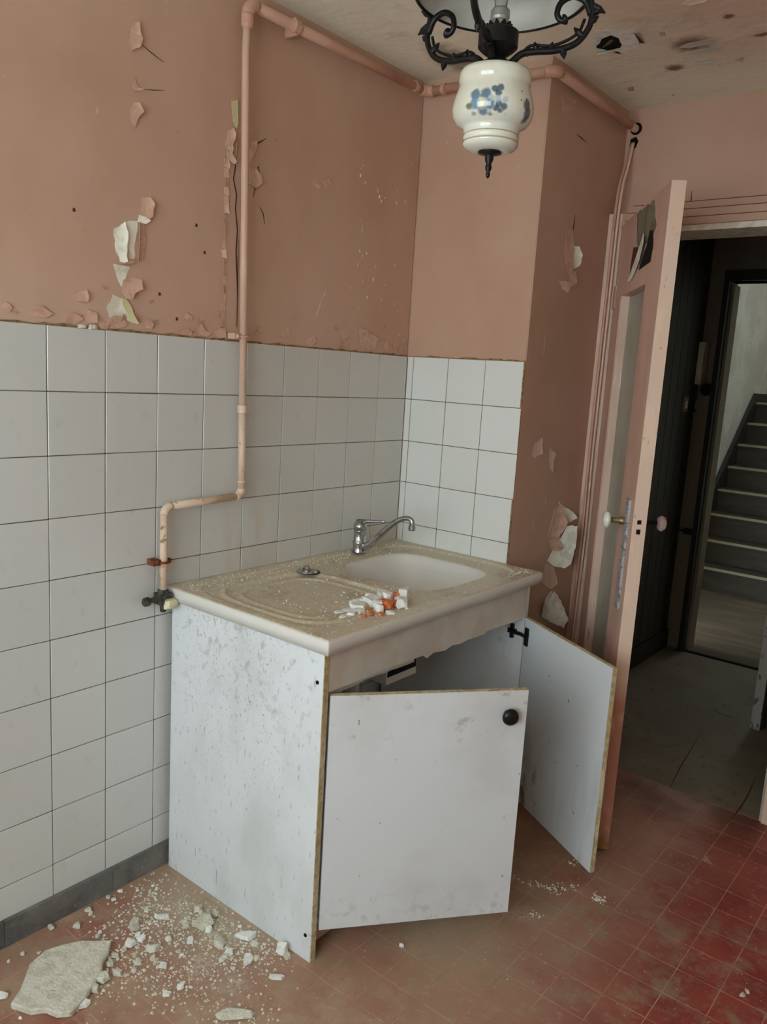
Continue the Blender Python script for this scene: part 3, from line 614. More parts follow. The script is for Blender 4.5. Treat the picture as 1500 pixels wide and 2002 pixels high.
# entrance leaf standing open in the hall
def leafbm(H, d, s0, s1, t0, t1, z0, z1):
    n = Vector((-d[1], d[0]))
    bm = bx((s0, s1, t0, t1, z0, z1))
    for v in bm.verts:
        s, t = v.co.x, v.co.y; v.co.x = H[0]+d[0]*s+n.x*t; v.co.y = H[1]+d[1]*s+n.y*t
    return bm
Hh = (1.240, 2.15); dd = Vector((1.028-1.240, 1.335-2.15)).normalized()
dr2 = struct(empty('door_2', (Hh[0], Hh[1], 0)), 'entrance door standing open in the hall, chipped grey edge')
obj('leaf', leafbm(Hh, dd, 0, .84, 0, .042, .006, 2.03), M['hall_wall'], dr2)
obj('leaf_edge', leafbm(Hh, dd, .84, .846, 0, .042, .006, 2.03), M['entry_edge'], dr2)
# hall fittings
itc = tag(empty('intercom_handset', (.34, HY-.03, 1.5)), 'beige intercom handset on the dark hall wall beside the entrance', 'intercom')
obj('cradle', bx((.310, .380, HY-.022, HY-.0005, 1.51, 1.72)), M['hall_trim'], itc, bevel=.006)
obj('handset', bx((.322, .366, HY-.05, HY-.022, 1.50, 1.725)), M['ivory'], itc, bevel=.010)
obj('cord', tubes((catmull([(.345, HY-.03, 1.5), (.352, HY-.035, 1.44), (.338, HY-.03, 1.38), (.352, HY-.012, 1.35)], 6), .003)), M['black'], itc)
itc['label'] = 'beige intercom handset on the dark hall wall beside the entrance'
swp = tag(empty('light_switch', (.338, 2.02, 1.39)), 'small pale switch on the hall wall left of the intercom', 'switch')
obj('plate', bx((.3362, .346, 1.98, 2.05, 1.35, 1.43)), M['hall_trim'], swp, bevel=.003)
obj('rocker', bx((.346, .350, 2.0, 2.03, 1.37, 1.41)), M['ivory'], swp, bevel=.001)
bell = tag(obj('bell_box', lathe([(.0, 0), (.034, 0), (.034, .02), (.026, .032), (.0, .034)], (.392, HY-.0005, 1.475), 24, (0, -1, 0)), M['black'], smooth=False), 'round black bell on the strip beside the entrance, under the handset', 'bell')
bolt = tag(empty('door_bolt', (.38, HY-.02, .68)), 'small dark bolt on the wall strip beside the entrance', 'bolt')
obj('keeper', bx((.365, .412, HY-.022, HY-.0005, .672, .705)), M['hall_dark'], bolt, bevel=.003)
obj('bar', tubes(([(.338, HY-.012, .688), (.402, HY-.012, .688)], .006)), M['black'], bolt)

# kitchen door frame -----------------------------------------------
t1 = struct(empty('trim_1', (DX0, .60, 0)), 'flaking pale pink casing round the kitchen doorway')
obj('post', bx((W_+.001, .500, .520, .5995, 0, 2.077)), M['pink_pale'], t1, bevel=.003)
obj('post', bx((.500, .533, .526, .5995, 0, 2.077)), M['pink_pale'], t1, bevel=.004)
obj('post', bx((.5335, .540, .535, .70, 0, 2.01)), M['pink_pale'], t1)
obj('post', bx((DX1, DX1+.055, .518, .5995, 0, 2.077)), M['pink_pale'], t1, bevel=.003)
obj('jamb', bx((DX1-.010, DX1-.0005, .53, .70, 0, 2.01)), M['entry_edge'], t1)
obj('lintel', bx((.5335, DX1-.0005, .518, .5995, 2.024, 2.048)), M['pink_plain'], t1, bevel=.003)
obj('lintel', bx((.5335, DX1-.0005, .530, .5995, 2.0485, 2.077)), M['pink_plain'], t1, bevel=.004)
obj('lintel', bx((W_+.001, DX1+.08, .580, .5995, 2.0775, 2.112)), M['pink_plain'], t1, bevel=.006)
obj('lintel', bx((.5405, DX1-.0105, .528, .70, 2.004, 2.0235)), M['cream'], t1, bevel=.002)

for yy, zz in ((.5175, 2.0475), (.5295, 2.0765), (.5795, 2.1115)):
    obj('joint', bx((.545, DX1-.002, yy, yy+.012, zz, zz+.0022)), M['crack'], t1)
# kitchen door leaf ------------------------------------------------
HK = (.540, .512); A_ = Vector((.921, -.06)); dk = (A_-Vector(HK)); LK = dk.length; dk.normalize(); nk = Vector((-dk.y, dk.x))
dr = struct(empty('door_1', (HK[0], HK[1], 0)), 'pink glazed kitchen door standing open with a torn paint patch at the top')
TD = .040
def leaf(name, mat, s0, s1, t0, t1, z0, z1, parent=None, bevel=0):
    return obj(name, leafbm(HK, dk, s0, s1, t0, t1, z0, z1), mat, parent or dr, bevel=bevel, segs=1)
SB0, SB1 = .12, .465
leaf('stile', M['door_paint'], 0, SB0, 0, TD, .012, 2.032)
leaf('stile', M['door_paint'], SB1+.03, LK-.002, 0, TD, .012, 2.032)
leaf('edge_strip', M['door_edge'], LK-.002, LK, 0, TD, .012, 2.032)
leaf('rail', M['door_paint'], SB0, SB1+.03, 0, TD, 1.775, 2.032)
leaf('rail', M['door_paint'], SB0, SB1+.03, 0, TD, .012, .26)
# chamfered bead on the stile near the free edge
bm = bmesh.new()
def LP(s, t, z): return Vector((HK[0]+dk.x*s+nk.x*t, HK[1]+dk.y*s+nk.y*t, z))
q0 = [LP(SB1+.03, 0, .26), LP(SB1+.03, TD, .26), LP(SB1, TD, .26), LP(SB1, .012, .26)]; q1 = [p+Vector((0, 0, 1.515)) for p in q0]
a = [bm.verts.new(p) for p in q0]; b = [bm.verts.new(p) for p in q1]
bm.faces.new(a); bm.faces.new(b[::-1])
for i in range(4): bm.faces.new((a[i], b[i], b[(i+1) % 4], a[(i+1) % 4]))
obj('bead', bm, M['pink_pale'], dr)
leaf('bead', M['pink_pale'], SB0, SB0+.006, .004, TD, .26, 1.775)
leaf('pane', M['frost'], SB0+.006, SB1, .030, .035, .262, 1.773)
# bare patch and torn paint on the top rail
def leafsheet(pts, off, th=.0012, lift=0, dirn=(1, 0), jag=0, seed=1):
    bm = sheet('F', pts, lift, off, th, dirn, 2, jag, seed)      # F maps (a, b, off) -> (x, y, z)
    for v in bm.verts:
        s, z, t = v.co.x, v.co.y, v.co.z; v.co = LP(s, -t, z)
    return bm
obj('bare_patch', leafsheet([(0.2502,2.026),(0.4919,2.019),(0.5578,1.936),(0.5197,1.91),(0.4295,1.904),(0.3818,1.887),(0.3015,1.927)], .0003, .0008, jag=.01), M['bare'], dr)
obj('torn_paint_shadow', leafsheet([(0.4818,1.934),(0.5243,1.927),(0.5476,1.88),(0.531,1.835),(0.3815,1.83),(0.4109,1.858),(0.4625,1.893)], .0012, .0008), M['dark'], dr)  # dark sheets painted as the shadow under the peeled paint
obj('torn_paint_shadow', leafsheet([(0.2603,1.918),(0.3413,1.908),(0.3249,1.882),(0.267,1.845),(0.2438,1.828),(0.2483,1.88)], .0012, .0008), M['crack'], dr)
obj('torn_paper', leafsheet([(0.4428,1.932),(0.4723,1.9),(0.4143,1.851),(0.2855,1.81),(0.2201,1.811),(0.2934,1.855),(0.3749,1.9)], .002, .0012, .012, (1, -.2)), M['cream'], dr)
# lock plate, knobs, latch
zk = 1.06
s_k = .605
leaf('lock_plate', M['plate'], s_k-.006, s_k+.034, -.007, -.0002, .79, 1.13, bevel=.001)
leaf('lock_plate', M['plate'], s_k-.012, s_k+.030, TD+.0002, TD+.004, .79, 1.13, bevel=.001)
kn = empty('door_knob', LP(s_k, -.01, zk), dr)
ax = Vector((-nk.x, -nk.y, 0))
obj('knob_neck', lathe([(.012, 0), (.012, .016), (.0085, .018), (.0085, .048)], LP(s_k, -.004, zk), 20, ax), M['brass'], kn, smooth=True)
obj('knob_head', lathe([(.008, .046), (.022, .048), (.026, .054), (.026, .058), (.020, .066), (.004, .069)], LP(s_k, -.004, zk), 28, ax), M['porcelain'], kn, smooth=True)
kn2 = empty('door_knob', LP(s_k, TD+.01, zk), dr)
obj('knob_neck', lathe([(.012, 0), (.012, .016), (.0085, .018), (.0085, .05)], LP(s_k, TD+.004, zk), 20, -ax), M['black'], kn2, smooth=True)
obj('knob_head', lathe([(.008, .046), (.020, .050), (.025, .060), (.020, .070), (.004, .076)], LP(s_k, TD+.004, zk), 10, -ax), M['knobglass'], kn2)
for z0, z1 in ((1.075, 1.088), (1.045, 1.060)):
    obj('latch_slot', leafbm(HK, dk, LK-.001, LK+.0006, .013, .025, z0-.01, z1-.01), M['dark'], dr)
obj('hinge_plate', leafbm(HK, dk, -.012, .03, -.004, -.0005, 1.74, 1.82), M['pink_flake'], dr, bevel=.001)
obj('hinge_plate', leafbm(HK, dk, -.012, .03, -.004, -.0005, .30, .38), M['pink_flake'], dr, bevel=.001)

# ceiling pipe, gas pipe, conduits ---------------------------------
RP = .0145
hp = tag(empty('ceiling_pipe', (.03, -.8, 2.39)), 'thick pink-painted pipe running round the walls under the ceiling', 'pipe')
zp, zc, ze = 2.392, 2.402, 2.385
obj('pipe_run', tubes(([(.033, -.80, zp), (.033, -.066, zc)], RP)), M['pipe'], hp, smooth=True)
obj('pipe_run', tubes(([(.060, -.033, zc), (.487, -.033, zc-.011)], RP)), M['pipe'], hp, smooth=True)
obj('pipe_run', tubes(([(.515, -.006, zc-.0115), (.515, .548, ze)], RP)), M['pipe'], hp, smooth=True)
obj('elbow', tubes((arc((.063, -.063, zc), (-1, 0, 0), (0, 1, 0), .030), RP*1.22)), M['pipe'], hp, smooth=True)
obj('elbow', tubes((arc((.485, -.003, zc-.011), (0, -1, 0), (1, 0, 0), .030), RP*1.22)), M['pipe'], hp, smooth=True)
for yy in (-.66, -.70): pass
obj('collar', tubes(([(.033, -.665, zp+.002), (.033, -.645, zp+.002)], RP*1.35)), M['pipe'], hp, smooth=False)
obj('clamp', bx((-.0035, .04, -.659, -.651, zp-.022, zp+.024)), M['pipe'], hp, bevel=.002)
obj('collar', tubes(([(.033, -.105, zc), (.033, -.09, zc)], RP*1.22)), M['pipe'], hp)
obj('collar', tubes(([(.10, -.033, zc-.001), (.115, -.033, zc-.001)], RP*1.22)), M['pipe'], hp)
obj('pipe_run', tubes(([(.515, .548, ze), (.515, .5995, ze)], RP*.93)), M['pink_pale'], hp)
obj('wall_hole', lathe([(.010, 0), (.021, 0), (.021, .003), (.010, .003)], (.517, .5995, ze), 24, (0, -1, 0), False), M['dark'], wall_door)
gp = tag(empty('gas_pipe', (.03, -.825, 1.5)), 'pale painted gas pipe stepping down the left wall to a tap', 'pipe')
RV = .0105
yv = lambda z: -.828+(2.36-z)*.0235
obj('elbow', tubes((arc((.033, -.80, 2.365), (0, 0, 1), (0, -1, 0), .027), RP*1.2)), M['pipe'], gp, smooth=True)
obj('coupling', tubes(([(.033, -.828, 2.362), (.033, -.828, 2.34), (.033, -.828, 2.33)], [RP*1.15, RP*1.15, RP*.8])), M['pipe'], gp)
obj('pipe_run', tubes(([(.033, -.828, 2.355), (.030, yv(2.28)-.002, 2.28), (.030, yv(1.9), 1.9), (.030, yv(1.335), 1.335)], RV)), M['pipe_v'], gp, smooth=True)
obj('coupling', tubes(([(.030, yv(1.342), 1.346), (.030, yv(1.33), 1.326)], RV*1.4)), M['pipe_v'], gp)
obj('pipe_run', tubes(([(.030, yv(1.33), 1.33), (.030, yv(1.1), 1.103)], RV*1.06)), M['pipe_v'], gp, smooth=True)
obj('collar', tubes(([(.030, yv(1.125), 1.128), (.030, yv(1.125), 1.123)], RV*1.25)), M['pipe_v'], gp)
yb = yv(1.1)
obj('elbow', tubes((arc((.030, yb-.022, 1.105), (0, 1, 0), (0, 0, -1), .022), RV*1.2)), M['pipe_v'], gp, smooth=True)
obj('pipe_run', tubes(([(.030, yb-.022, 1.083), (.030, -1.045, 1.075)], RV)), M['pipe_v'], gp, smooth=True)
obj('elbow', tubes((arc((.030, -1.045, 1.053), (0, 0, 1), (0, -1, 0), .022), RV*1.1)), M['pipe_v'], gp, smooth=True)
obj('pipe_run', tubes(([(.030, -1.067, 1.053), (.030, -1.067, .835)], RV)), M['pipe_v'], gp, smooth=True)
def clamp(y, z, mat, r=RV):
    c = empty('pipe_clamp', (0, y, z), gp)
    bm = tubes((arc((.030, y, z), (1, 0, 0), (0, 1, 0), r*1.5)+arc((.030, y, z), (0, 1, 0), (-1, 0, 0), r*1.5)[1:]+arc((.030, y, z), (-1, 0, 0), (0, -1, 0), r*1.5)[1:]+arc((.030, y, z), (0, -1, 0), (1, 0, 0), r*1.5)[1:], .0035))
    obj('ring', bm, mat, c)
    obj('lug', bx((.004, .034, y-.034, y-.012, z-.008, z+.008)), mat, c, bevel=.003)
    obj('lug', bx((.004, .03, y+.012, y+.026, z-.005, z+.005)), mat, c, bevel=.002)
    obj('screw', lathe([(.0, 0), (.007, 0), (.007, .003), (.003, .006)], (.034, y-.023, z), 12, (1, 0, 0)), mat, c)
clamp(yv(1.54), 1.538, M['pink_flake']); clamp(-1.067, .925, M['rust'])
obj('wall_hole', sheet('A', [(-.868, 1.532), (-.862, 1.560), (-.848, 1.560), (-.842, 1.545), (-.850, 1.522), (-.860, 1.520)], 0, .0002, .001), M['dark'], wall_left)
obj('valve_body', bx((.012, .048, -1.085, -1.049, .808, .838)), M['old_metal'], gp, bevel=.006)
obj('valve_nut', lathe([(.016, 0), (.016, .014), (.012, .016)], (.030, -1.067, .832), 6), M['old_metal'], gp)
obj('valve_stem', tubes(([(.030, -1.120, .822), (.030, -1.080, .824)], [.006, .009])), M['old_metal'], gp)
obj('valve_nut', lathe([(.011, 0), (.013, .004), (.013, .014), (.009, .018)], (.030, -1.128, .822), 8, (0, 1, 0)), M['old_metal'], gp)
obj('valve_handle', rock((.055, -1.064, .800), (.030, .058, .026), 11, .1, 18), M['ivory'], gp)
obj('valve_outlet', tubes(([(.030, -1.067, .81), (.030, -1.067, .785)], .008)), M['old_metal'], gp)
cd = tag(empty('conduit', (.5, .57, 1.2)), 'pair of thin painted conduits running down beside the door casing', 'conduit')
for dx, rr_, mt in ((0, .0055, 'pipe'), (.013, .0045, 'pink_pale')):
    pth = catmull([(.512+dx*.3, .592, 2.335), (.504+dx, .560, 2.24), (.508+dx, .516, 2.11), (.508+dx, .511, 1.7), (.506+dx, .511, 1.2), (.510+dx, .511, .9), (.503+dx, .511, .5), (.500+dx, .511, .02)], 6)
    obj('pipe_run', tubes((pth, rr_)), M[mt], cd, smooth=True)
obj('wall_hole', sheet('D', [(.498, 2.325), (.500, 2.352), (.520, 2.358), (.530, 2.342), (.522, 2.32), (.508, 2.315)], 0, .0004, .0012), M['dark'], wall_door)

# sink unit --------------------------------------------------------
ZC = .8105; ZD0, ZD1 = .082, .702; Y0, Y1 = -1.030, -.047
cab = tag(empty('sink_cabinet', (.3, -.54, 0)), 'white melamine sink base unit with both doors hanging open', 'cabinet')
sp = obj('side_panel', bx((.022, .598, Y0, Y0+.017, 0, ZC)), M['lam'], cab)
obj('edging', bx((.598, .6005, Y0, Y0+.017, 0, ZC)), M['edge_tan'], cab)
obj('side_panel', bx((.022, .600, Y1-.017, Y1, 0, ZC)), M['lam_door'], cab)
obj('bottom_shelf', bx((.03, .585, Y0+.018, Y1-.018, .085, .102)), M['lam_door'], cab)
obj('plinth', bx((.560, .576, Y0+.018, Y1-.018, .026, .0845)), M['toe'], cab)
for (z) in (.735, .068):
    obj('screw', lathe([(.0, 0), (.005, 0), (.005, .0015), (.001, .0018)], (.580, Y0-.0001, z), 12, (0, -1, 0)), M['dark'], cab)
fp = [(-0.6127,0.6961),(-0.5822,0.7049),(-0.5262,0.6974),(-0.491,0.7042),(-0.4425,0.699),(-0.4157,0.7022),(-0.3651,0.7001),(-0.3129,0.698),(-0.3022,0.7054),(-0.2324,0.7033),(-0.1399,0.7004),(-0.05972,0.7009)]
poly = [(Y0+.018, .803), (Y0+.018, .711), (fp[0][0]-.02, .709)] + [(min(a, Y1-.018), min(max(b, .690), .722)) for a, b in fp] + [(Y1-.018, .803)]
bm = bmesh.new(); a = [bm.verts.new((.585, p[0], p[1])) for p in poly]; b = [bm.verts.new((.600, p[0], p[1])) for p in poly]
bm.faces.new(a); bm.faces.new(b[::-1])
for i in range(len(poly)): bm.faces.new((a[i], b[i], b[(i+1) % len(poly)], a[(i+1) % len(poly)]))
obj('fascia_panel', bm, M['fascia'], cab)
rr = random.Random(4)
tops = [(Y0+.02+.36*i/14, .712) for i in range(15)]; bots = [(Y0+.02+.36*i/14, .690+.006*rr.random()) for i in range(15)][::-1]
bm = bmesh.new(); poly = tops+bots; a = [bm.verts.new((.566, p[0], p[1])) for p in poly]; b = [bm.verts.new((.584, p[0], p[1])) for p in poly]
bm.faces.new(a); bm.faces.new(b[::-1])
for i in range(len(poly)): bm.faces.new((a[i], b[i], b[(i+1) % len(poly)], a[(i+1) % len(poly)]))
obj('rail', bm, M['fascia'], cab)
def door(hinge, ang_dir, L, mat_front, label, knob=False):
    """hinge (x, y) and direction of the open leaf; front face on the -n side"""
    d = Vector(ang_dir).normalized(); n = Vector((-d.y, d.x))
    return d, n
# left door
hL = Vector((.604, -1.008)); dL = (Vector((.917, -.615))-hL); LL = dL.length; dL.normalize()
def dbox(Hp, d, s0, s1, t0, t1, z0, z1): return leafbm((Hp.x, Hp.y), d, s0, s1, t0, t1, z0, z1)
dl = empty('door', (hL.x, hL.y, ZD0), cab); dl['label'] = 'left door with the black knob, half open'
obj('door_panel', dbox(hL, dL, 0, LL, .0, .016, ZD0, ZD1-.001), M['lam_door'], dl)
obj('edging', dbox(hL, dL, 0, LL, .0003, .0157, ZD1-.001, ZD1), M['edge_tan'], dl)
nL = Vector((-dL.y, dL.x)); out = Vector((-nL.x, -nL.y, 0))
sk_ = LL-.052; kc = Vector((hL.x+dL.x*sk_, hL.y+dL.y*sk_, .641)); out = Vector((dL.y, -dL.x, 0))
obj('knob', lathe([(.010, 0), (.010, .012), (.019, .016), (.0215, .022), (.020, .028), (.013, .032), (.001, .034)], kc, 32, out), M['black'], dl, smooth=True)
# right door
hR = Vector((.604, -.068)); dR = (Vector((1.004, -.300))-hR); LR = dR.length; dR.normalize()
drt = empty('door', (hR.x, hR.y, ZD0), cab); drt['label'] = 'right door swung wide open, its stained inside showing'
obj('door_panel', dbox(hR, dR, 0, LR, .0, .015, ZD0, ZD1-.001), M['lam_stain'], drt)
obj('edging', dbox(hR, dR, LR, LR+.001, .0003, .0147, ZD0, ZD1), M['edge_tan'], drt)
obj('edging', dbox(hR, dR, 0, LR, .0003, .0147, ZD1-.001, ZD1), M['edge_tan'], drt)
# hinge of the right door
hg = empty('hinge', (.58, Y1-.03, .64), cab); hg['label'] = 'black metal hinge'
yh = Y1-.017
obj('mounting_plate', bx((.545, .575, yh-.010, yh-.0003, .638, .654), (.554, .566, yh-.010, yh-.0003, .622, .670)), M['black'], hg, bevel=.002)
obj('hinge_arm', tubes(([(.556, yh-.014, .646), (.596, yh-.014, .645), (.618, yh-.026, .645)], [.006, .006, .005])), M['iron'], hg)
pc = Vector((hR.x+dR.x*.028, hR.y+dR.y*.028, 0))
obj('hinge_cup', dbox(hR, dR, .012, .030, -.006, -.0003, .612, .672), M['black'], hg, bevel=.003)

# sink top
SX0, SX1, SY0, SY1, SZ = .002, .617, -1.040, -.001, .848
def ss(a, b, v):
    t = min(1, max(0, (v-a)/(b-a))); return t*t*(3-2*t)
def top_h(x, y):
    u, v = (x-.318)/.196, (y+.305)/.186
    r = (abs(u)**4.2+abs(v)**4.2)**(1/4.2)
    h = 0
    ro = (abs((x-.31)/.268)**6+abs((y+.52)/.485)**6)**(1/6)      # outer sunk field
    h -= .0060*ss(1.012, .985, ro)
    rd = (abs((x-.315)/.215)**3.6+abs((y+.785)/.205)**3.6)**(1/3.6)   # drainer ring
    if y < -.53: h += .0048*(ss(.925, .96, rd)*ss(1.03, .99, rd))-.0035*ss(.93, .89, rd)
    if y < -.53: h += .0036*ss(.72, .755, rd)*ss(.82, .785, rd)
    if y < -.56 and rd < .70: h += .0010*math.sin(x*2*PI/.052)*ss(.70, .60, rd)
    bd = min(1, max(0, (1.02-r)/.95)); bd = 1-(1-bd)**2.6; bd *= ss(1.025, .93, r)**.5
    h -= .158*bd
    h -= .006*ss(1.14, 1.0, r)*ss(-.40, -.52, y) if r > 1 else .006*ss(-.40, -.52, y)*(1-bd)
    return h
nx, ny = 150, 250
bm = bmesh.new(); G = []
for i in range(nx+1):
    x = SX0+(SX1-SX0)*i/nx; row = []
    for j in range(ny+1):
        y = SY0+(SY1-SY0)*j/ny
        e = min(x-SX0 if x > .3 else 9, SX1-x, y-SY0, SY1-y if x > W_ else 9)
        rnd = .007-math.sqrt(max(0, .007**2-(.007-min(e, .007))**2)) if e < .007 else 0
        row.append(bm.verts.new((x, y, SZ+top_h(x, y)-rnd)))
    G.append(row)
for i in range(nx):
    for j in range(ny): bm.faces.new((G[i][j], G[i+1][j], G[i+1][j+1], G[i][j+1]))
ring = [G[i][0] for i in range(nx+1)]+[G[nx][j] for j in range(1, ny+1)]+[G[i][ny] for i in range(nx-1, -1, -1)]+[G[0][j] for j in range(ny-1, 0, -1)]
low = [bm.verts.new((v.co.x, v.co.y, .8115)) for v in ring]
inn = [bm.verts.new((min(max(v.co.x, SX0+.012), SX1-.012), min(max(v.co.y, SY0+.012), SY1-.012), .8115)) for v in ring]
n = len(ring)
for k in range(n):
    bm.faces.new((ring[k], low[k], low[(k+1) % n], ring[(k+1) % n])); bm.faces.new((low[k], inn[k], inn[(k+1) % n], low[(k+1) % n]))
sk_t = obj('kitchen_sink', bm, M['sink'], smooth=True)
tag(sk_t, 'dusty off-white one-piece sink top with drainer, resting on the base unit', 'sink')
# under the bowl
bm = bmesh.new(); GV = {}
def gv(i, j):
    if (i, j) not in GV:
        x = SX0+(SX1-SX0)*i/60; y = SY0+(SY1-SY0)*j/100; GV[i, j] = bm.verts.new((x, y, min(SZ+top_h(x, y)-.007, .800)))
    return GV[i, j]
for i in range(12, 54):
    for j in range(48, 92): bm.faces.new((gv(i, j), gv(i, j+1), gv(i+1, j+1), gv(i+1, j)))
obj('bowl_underside', bm, M['white'], sk_t, smooth=True)
obj('bowl_drain', lathe([(.001, 0), (.034, 0), (.038, .003), (.030, .006), (.022, .004), (.001, .003)], (.318, -.305, SZ+top_h(.318, -.305)-.001), 24), M['chrome'], sk_t)
ds = tag(empty('drain_waste', (.139, -.622, SZ)), 'small chrome drain fitting lying on the drainer', 'drain')
zz = SZ+top_h(.139, -.622)
obj('flange', lathe([(.001, 0), (.030, 0), (.033, .003), (.030, .007), (.020, .008), (.001, .008)], (.139, -.622, zz), 28), M['chrome'], ds, smooth=False)
obj('lever_knob', lathe([(.001, 0), (.012, 0), (.014, .006), (.009, .012), (.001, .013)], (.139, -.622, zz+.008), 16), M['chrome'], ds)
obj('gasket', lathe([(.0295, 0), (.037, 0), (.036, .002), (.0295, .002)], (.141, -.617, zz), 24), M['old_metal'], ds)
# waste trap
trp = tag(empty('waste_trap', (.40, -.62, .5)), 'white plastic waste pipe and trap seen under the sink', 'trap')
obj('pipe', tubes(([(.43, -.73, .70), (.43, -.73, .42)], .024)), M['white'], trp, smooth=True)
obj('nut', lathe([(.033, 0), (.035, .01), (.035, .022), (.028, .026)], (.43, -.73, .655), 20), M['white'], trp)
obj('trap_box', bx((.36, .50, -.66, -.52, .60, .668)), M['white'], trp, bevel=.006)
obj('box_opening', bx((.5005, .5015, -.657, -.523, .622, .666)), M['dark'], trp)

# mixer tap
fz = SZ+.0008+max(top_h(.062+.025*math.cos(a), -.288+.025*math.sin(a)) for a in [i*PI/8 for i in range(16)]+[0])
tap = tag(empty('mixer_tap', (.06, -.285, fz)), 'chrome single-lever mixer tap at the back edge of the sink', 'tap')
fx, fy = .062, -.288
obj('body', lathe([(.024, 0), (.0245, .004), (.022, .010), (.0225, .030), (.024, .034), (.024, .038), (.021, .042), (.021, .072), (.0225, .076), (.0225, .080)], (fx, fy, fz), 36), M['chrome'], tap, smooth=True)
obj('cap', lathe([(.0225, 0), (.0225, .012), (.019, .024), (.010, .030), (.001, .031)], (fx, fy, fz+.081), 32), M['chrome'], tap, smooth=True)
obj('lever', tubes(([(fx-.012, fy, fz+.105), (fx+.03, fy+.004, fz+.113), (fx+.085, fy+.012, fz+.120), (fx+.098, fy+.014, fz+.122)], [.010, .0065, .004, .003])), M['chrome'], tap, smooth=True)
ex, ey, ez = .262, -.262, .992
sp_ = catmull([(fx+.016, fy+.002, fz+.020), (fx+.05, fy+.006, fz+.042), (fx+.105, fy+.014, fz+.098), (fx+.145, fy+.019, ez-.012), (ex-.025, ey-.003, ez+.001), (ex-.006, ey-.001, ez), (ex, ey, ez-.010), (ex, ey, ez-.022)], 7)
nn_ = len(sp_)
obj('spout', tubes((sp_, [.013-.0045*min(1, i/nn_*1.6) for i in range(nn_)])), M['chrome'], tap, smooth=True)
obj('aerator', lathe([(.0105, 0), (.0115, .003), (.0115, .016), (.009, .019)], (ex, ey, ez-.036), 20), M['chrome'], tap, smooth=False)

# ceiling lamp -----------------------------------------------------
LX, LY = .925, -1.0
lamp = tag(empty('hanging_lamp', (LX, LY, 1.84)), 'hanging lamp with flowered ceramic globe, black scrolled iron arms and glass shade', 'lamp')
c0 = (LX, LY, 0)
obj('ceramic_globe', lathe([(.020, 1.8815), (.034, 1.882), (.046, 1.886), (.0515, 1.892), (.052, 1.897), (.0505, 1.899), (.0520, 1.902), (.0520, 1.908), (.0495, 1.910), (.0515, 1.913), (.0525, 1.916), (.0525, 1.919), (.056, 1.9225), (.0655, 1.928), (.0725, 1.937), (.0755, 1.948), (.0755, 1.956), (.0735, 1.968), (.0690, 1.981), (.0655, 1.990), (.0650, 1.996), (.0665, 1.999), (.0668, 2.012), (.0640, 2.019), (.054, 2.022), (.02, 2.022)], c0, 64), M['globe'], lamp, smooth=True)
obj('finial', lathe([(.001, 1.835), (.003, 1.837), (.0045, 1.842), (.003, 1.846), (.0055, 1.850), (.0065, 1.855), (.0045, 1.860), (.0075, 1.866), (.0085, 1.871), (.0075, 1.876), (.022, 1.879), (.022, 1.883), (.005, 1.884)], c0, 24), M['iron'], lamp, smooth=True)
obj('hub', lathe([(.036, 2.022), (.034, 2.028), (.027, 2.036), (.018, 2.041), (.016, 2.046), (.030, 2.056), (.0365, 2.062), (.0365, 2.088), (.034, 2.090), (.020, 2.090)], c0, 32), M['iron'], lamp)
for k in range(10):
    a = 2*PI*k/10; ca, sa = math.cos(a), math.sin(a)
    p = [(LX+ca*.018, LY+sa*.018, 2.088), (LX+ca*.0185, LY+sa*.0185, 2.096), (LX+ca*.023, LY+sa*.023, 2.103)]
    obj('crown_leaf', tubes((p, [.005, .006, .0015])), M['iron'], lamp)
obj('lamp_holder', lathe([(.016, 2.088), (.017, 2.104), (.0155, 2.108), (.0175, 2.112), (.0175, 2.124), (.014, 2.128), (.001, 2.128)], c0, 24), M['silver'], lamp, smooth=False)
obj('bulb', lathe([(.011, 2.128), (.012, 2.140), (.016, 2.152), (.024, 2.166), (.027, 2.182), (.022, 2.200), (.010, 2.209), (.001, 2.210)], c0, 28), M['opal'], lamp, smooth=True)
ZR, RR = 2.150, .158
obj('ring', tube(bmesh.new(), [(LX+RR*math.cos(t*PI/36), LY+RR*math.sin(t*PI/36), ZR) for t in range(72)], .0032, 10, closed=True), M['iron'], lamp, smooth=True)
prof = [(RR-.004, ZR), (RR*.97, ZR+.025), (RR*.86, ZR+.055), (RR*.66, ZR+.082), (RR*.40, ZR+.104), (.045, ZR+.118), (.034, ZR+.135), (.030, ZR+.137)]
prof2 = [(r-.0035, z-.002) for r, z in prof][::-1]
obj('glass_shade', lathe(prof+prof2, c0, 64, closed_ends=False), M['shade'], lamp, smooth=True)
def lampP(az, r, z): return Vector((LX+math.cos(az)*r, LY+math.sin(az)*r, z))
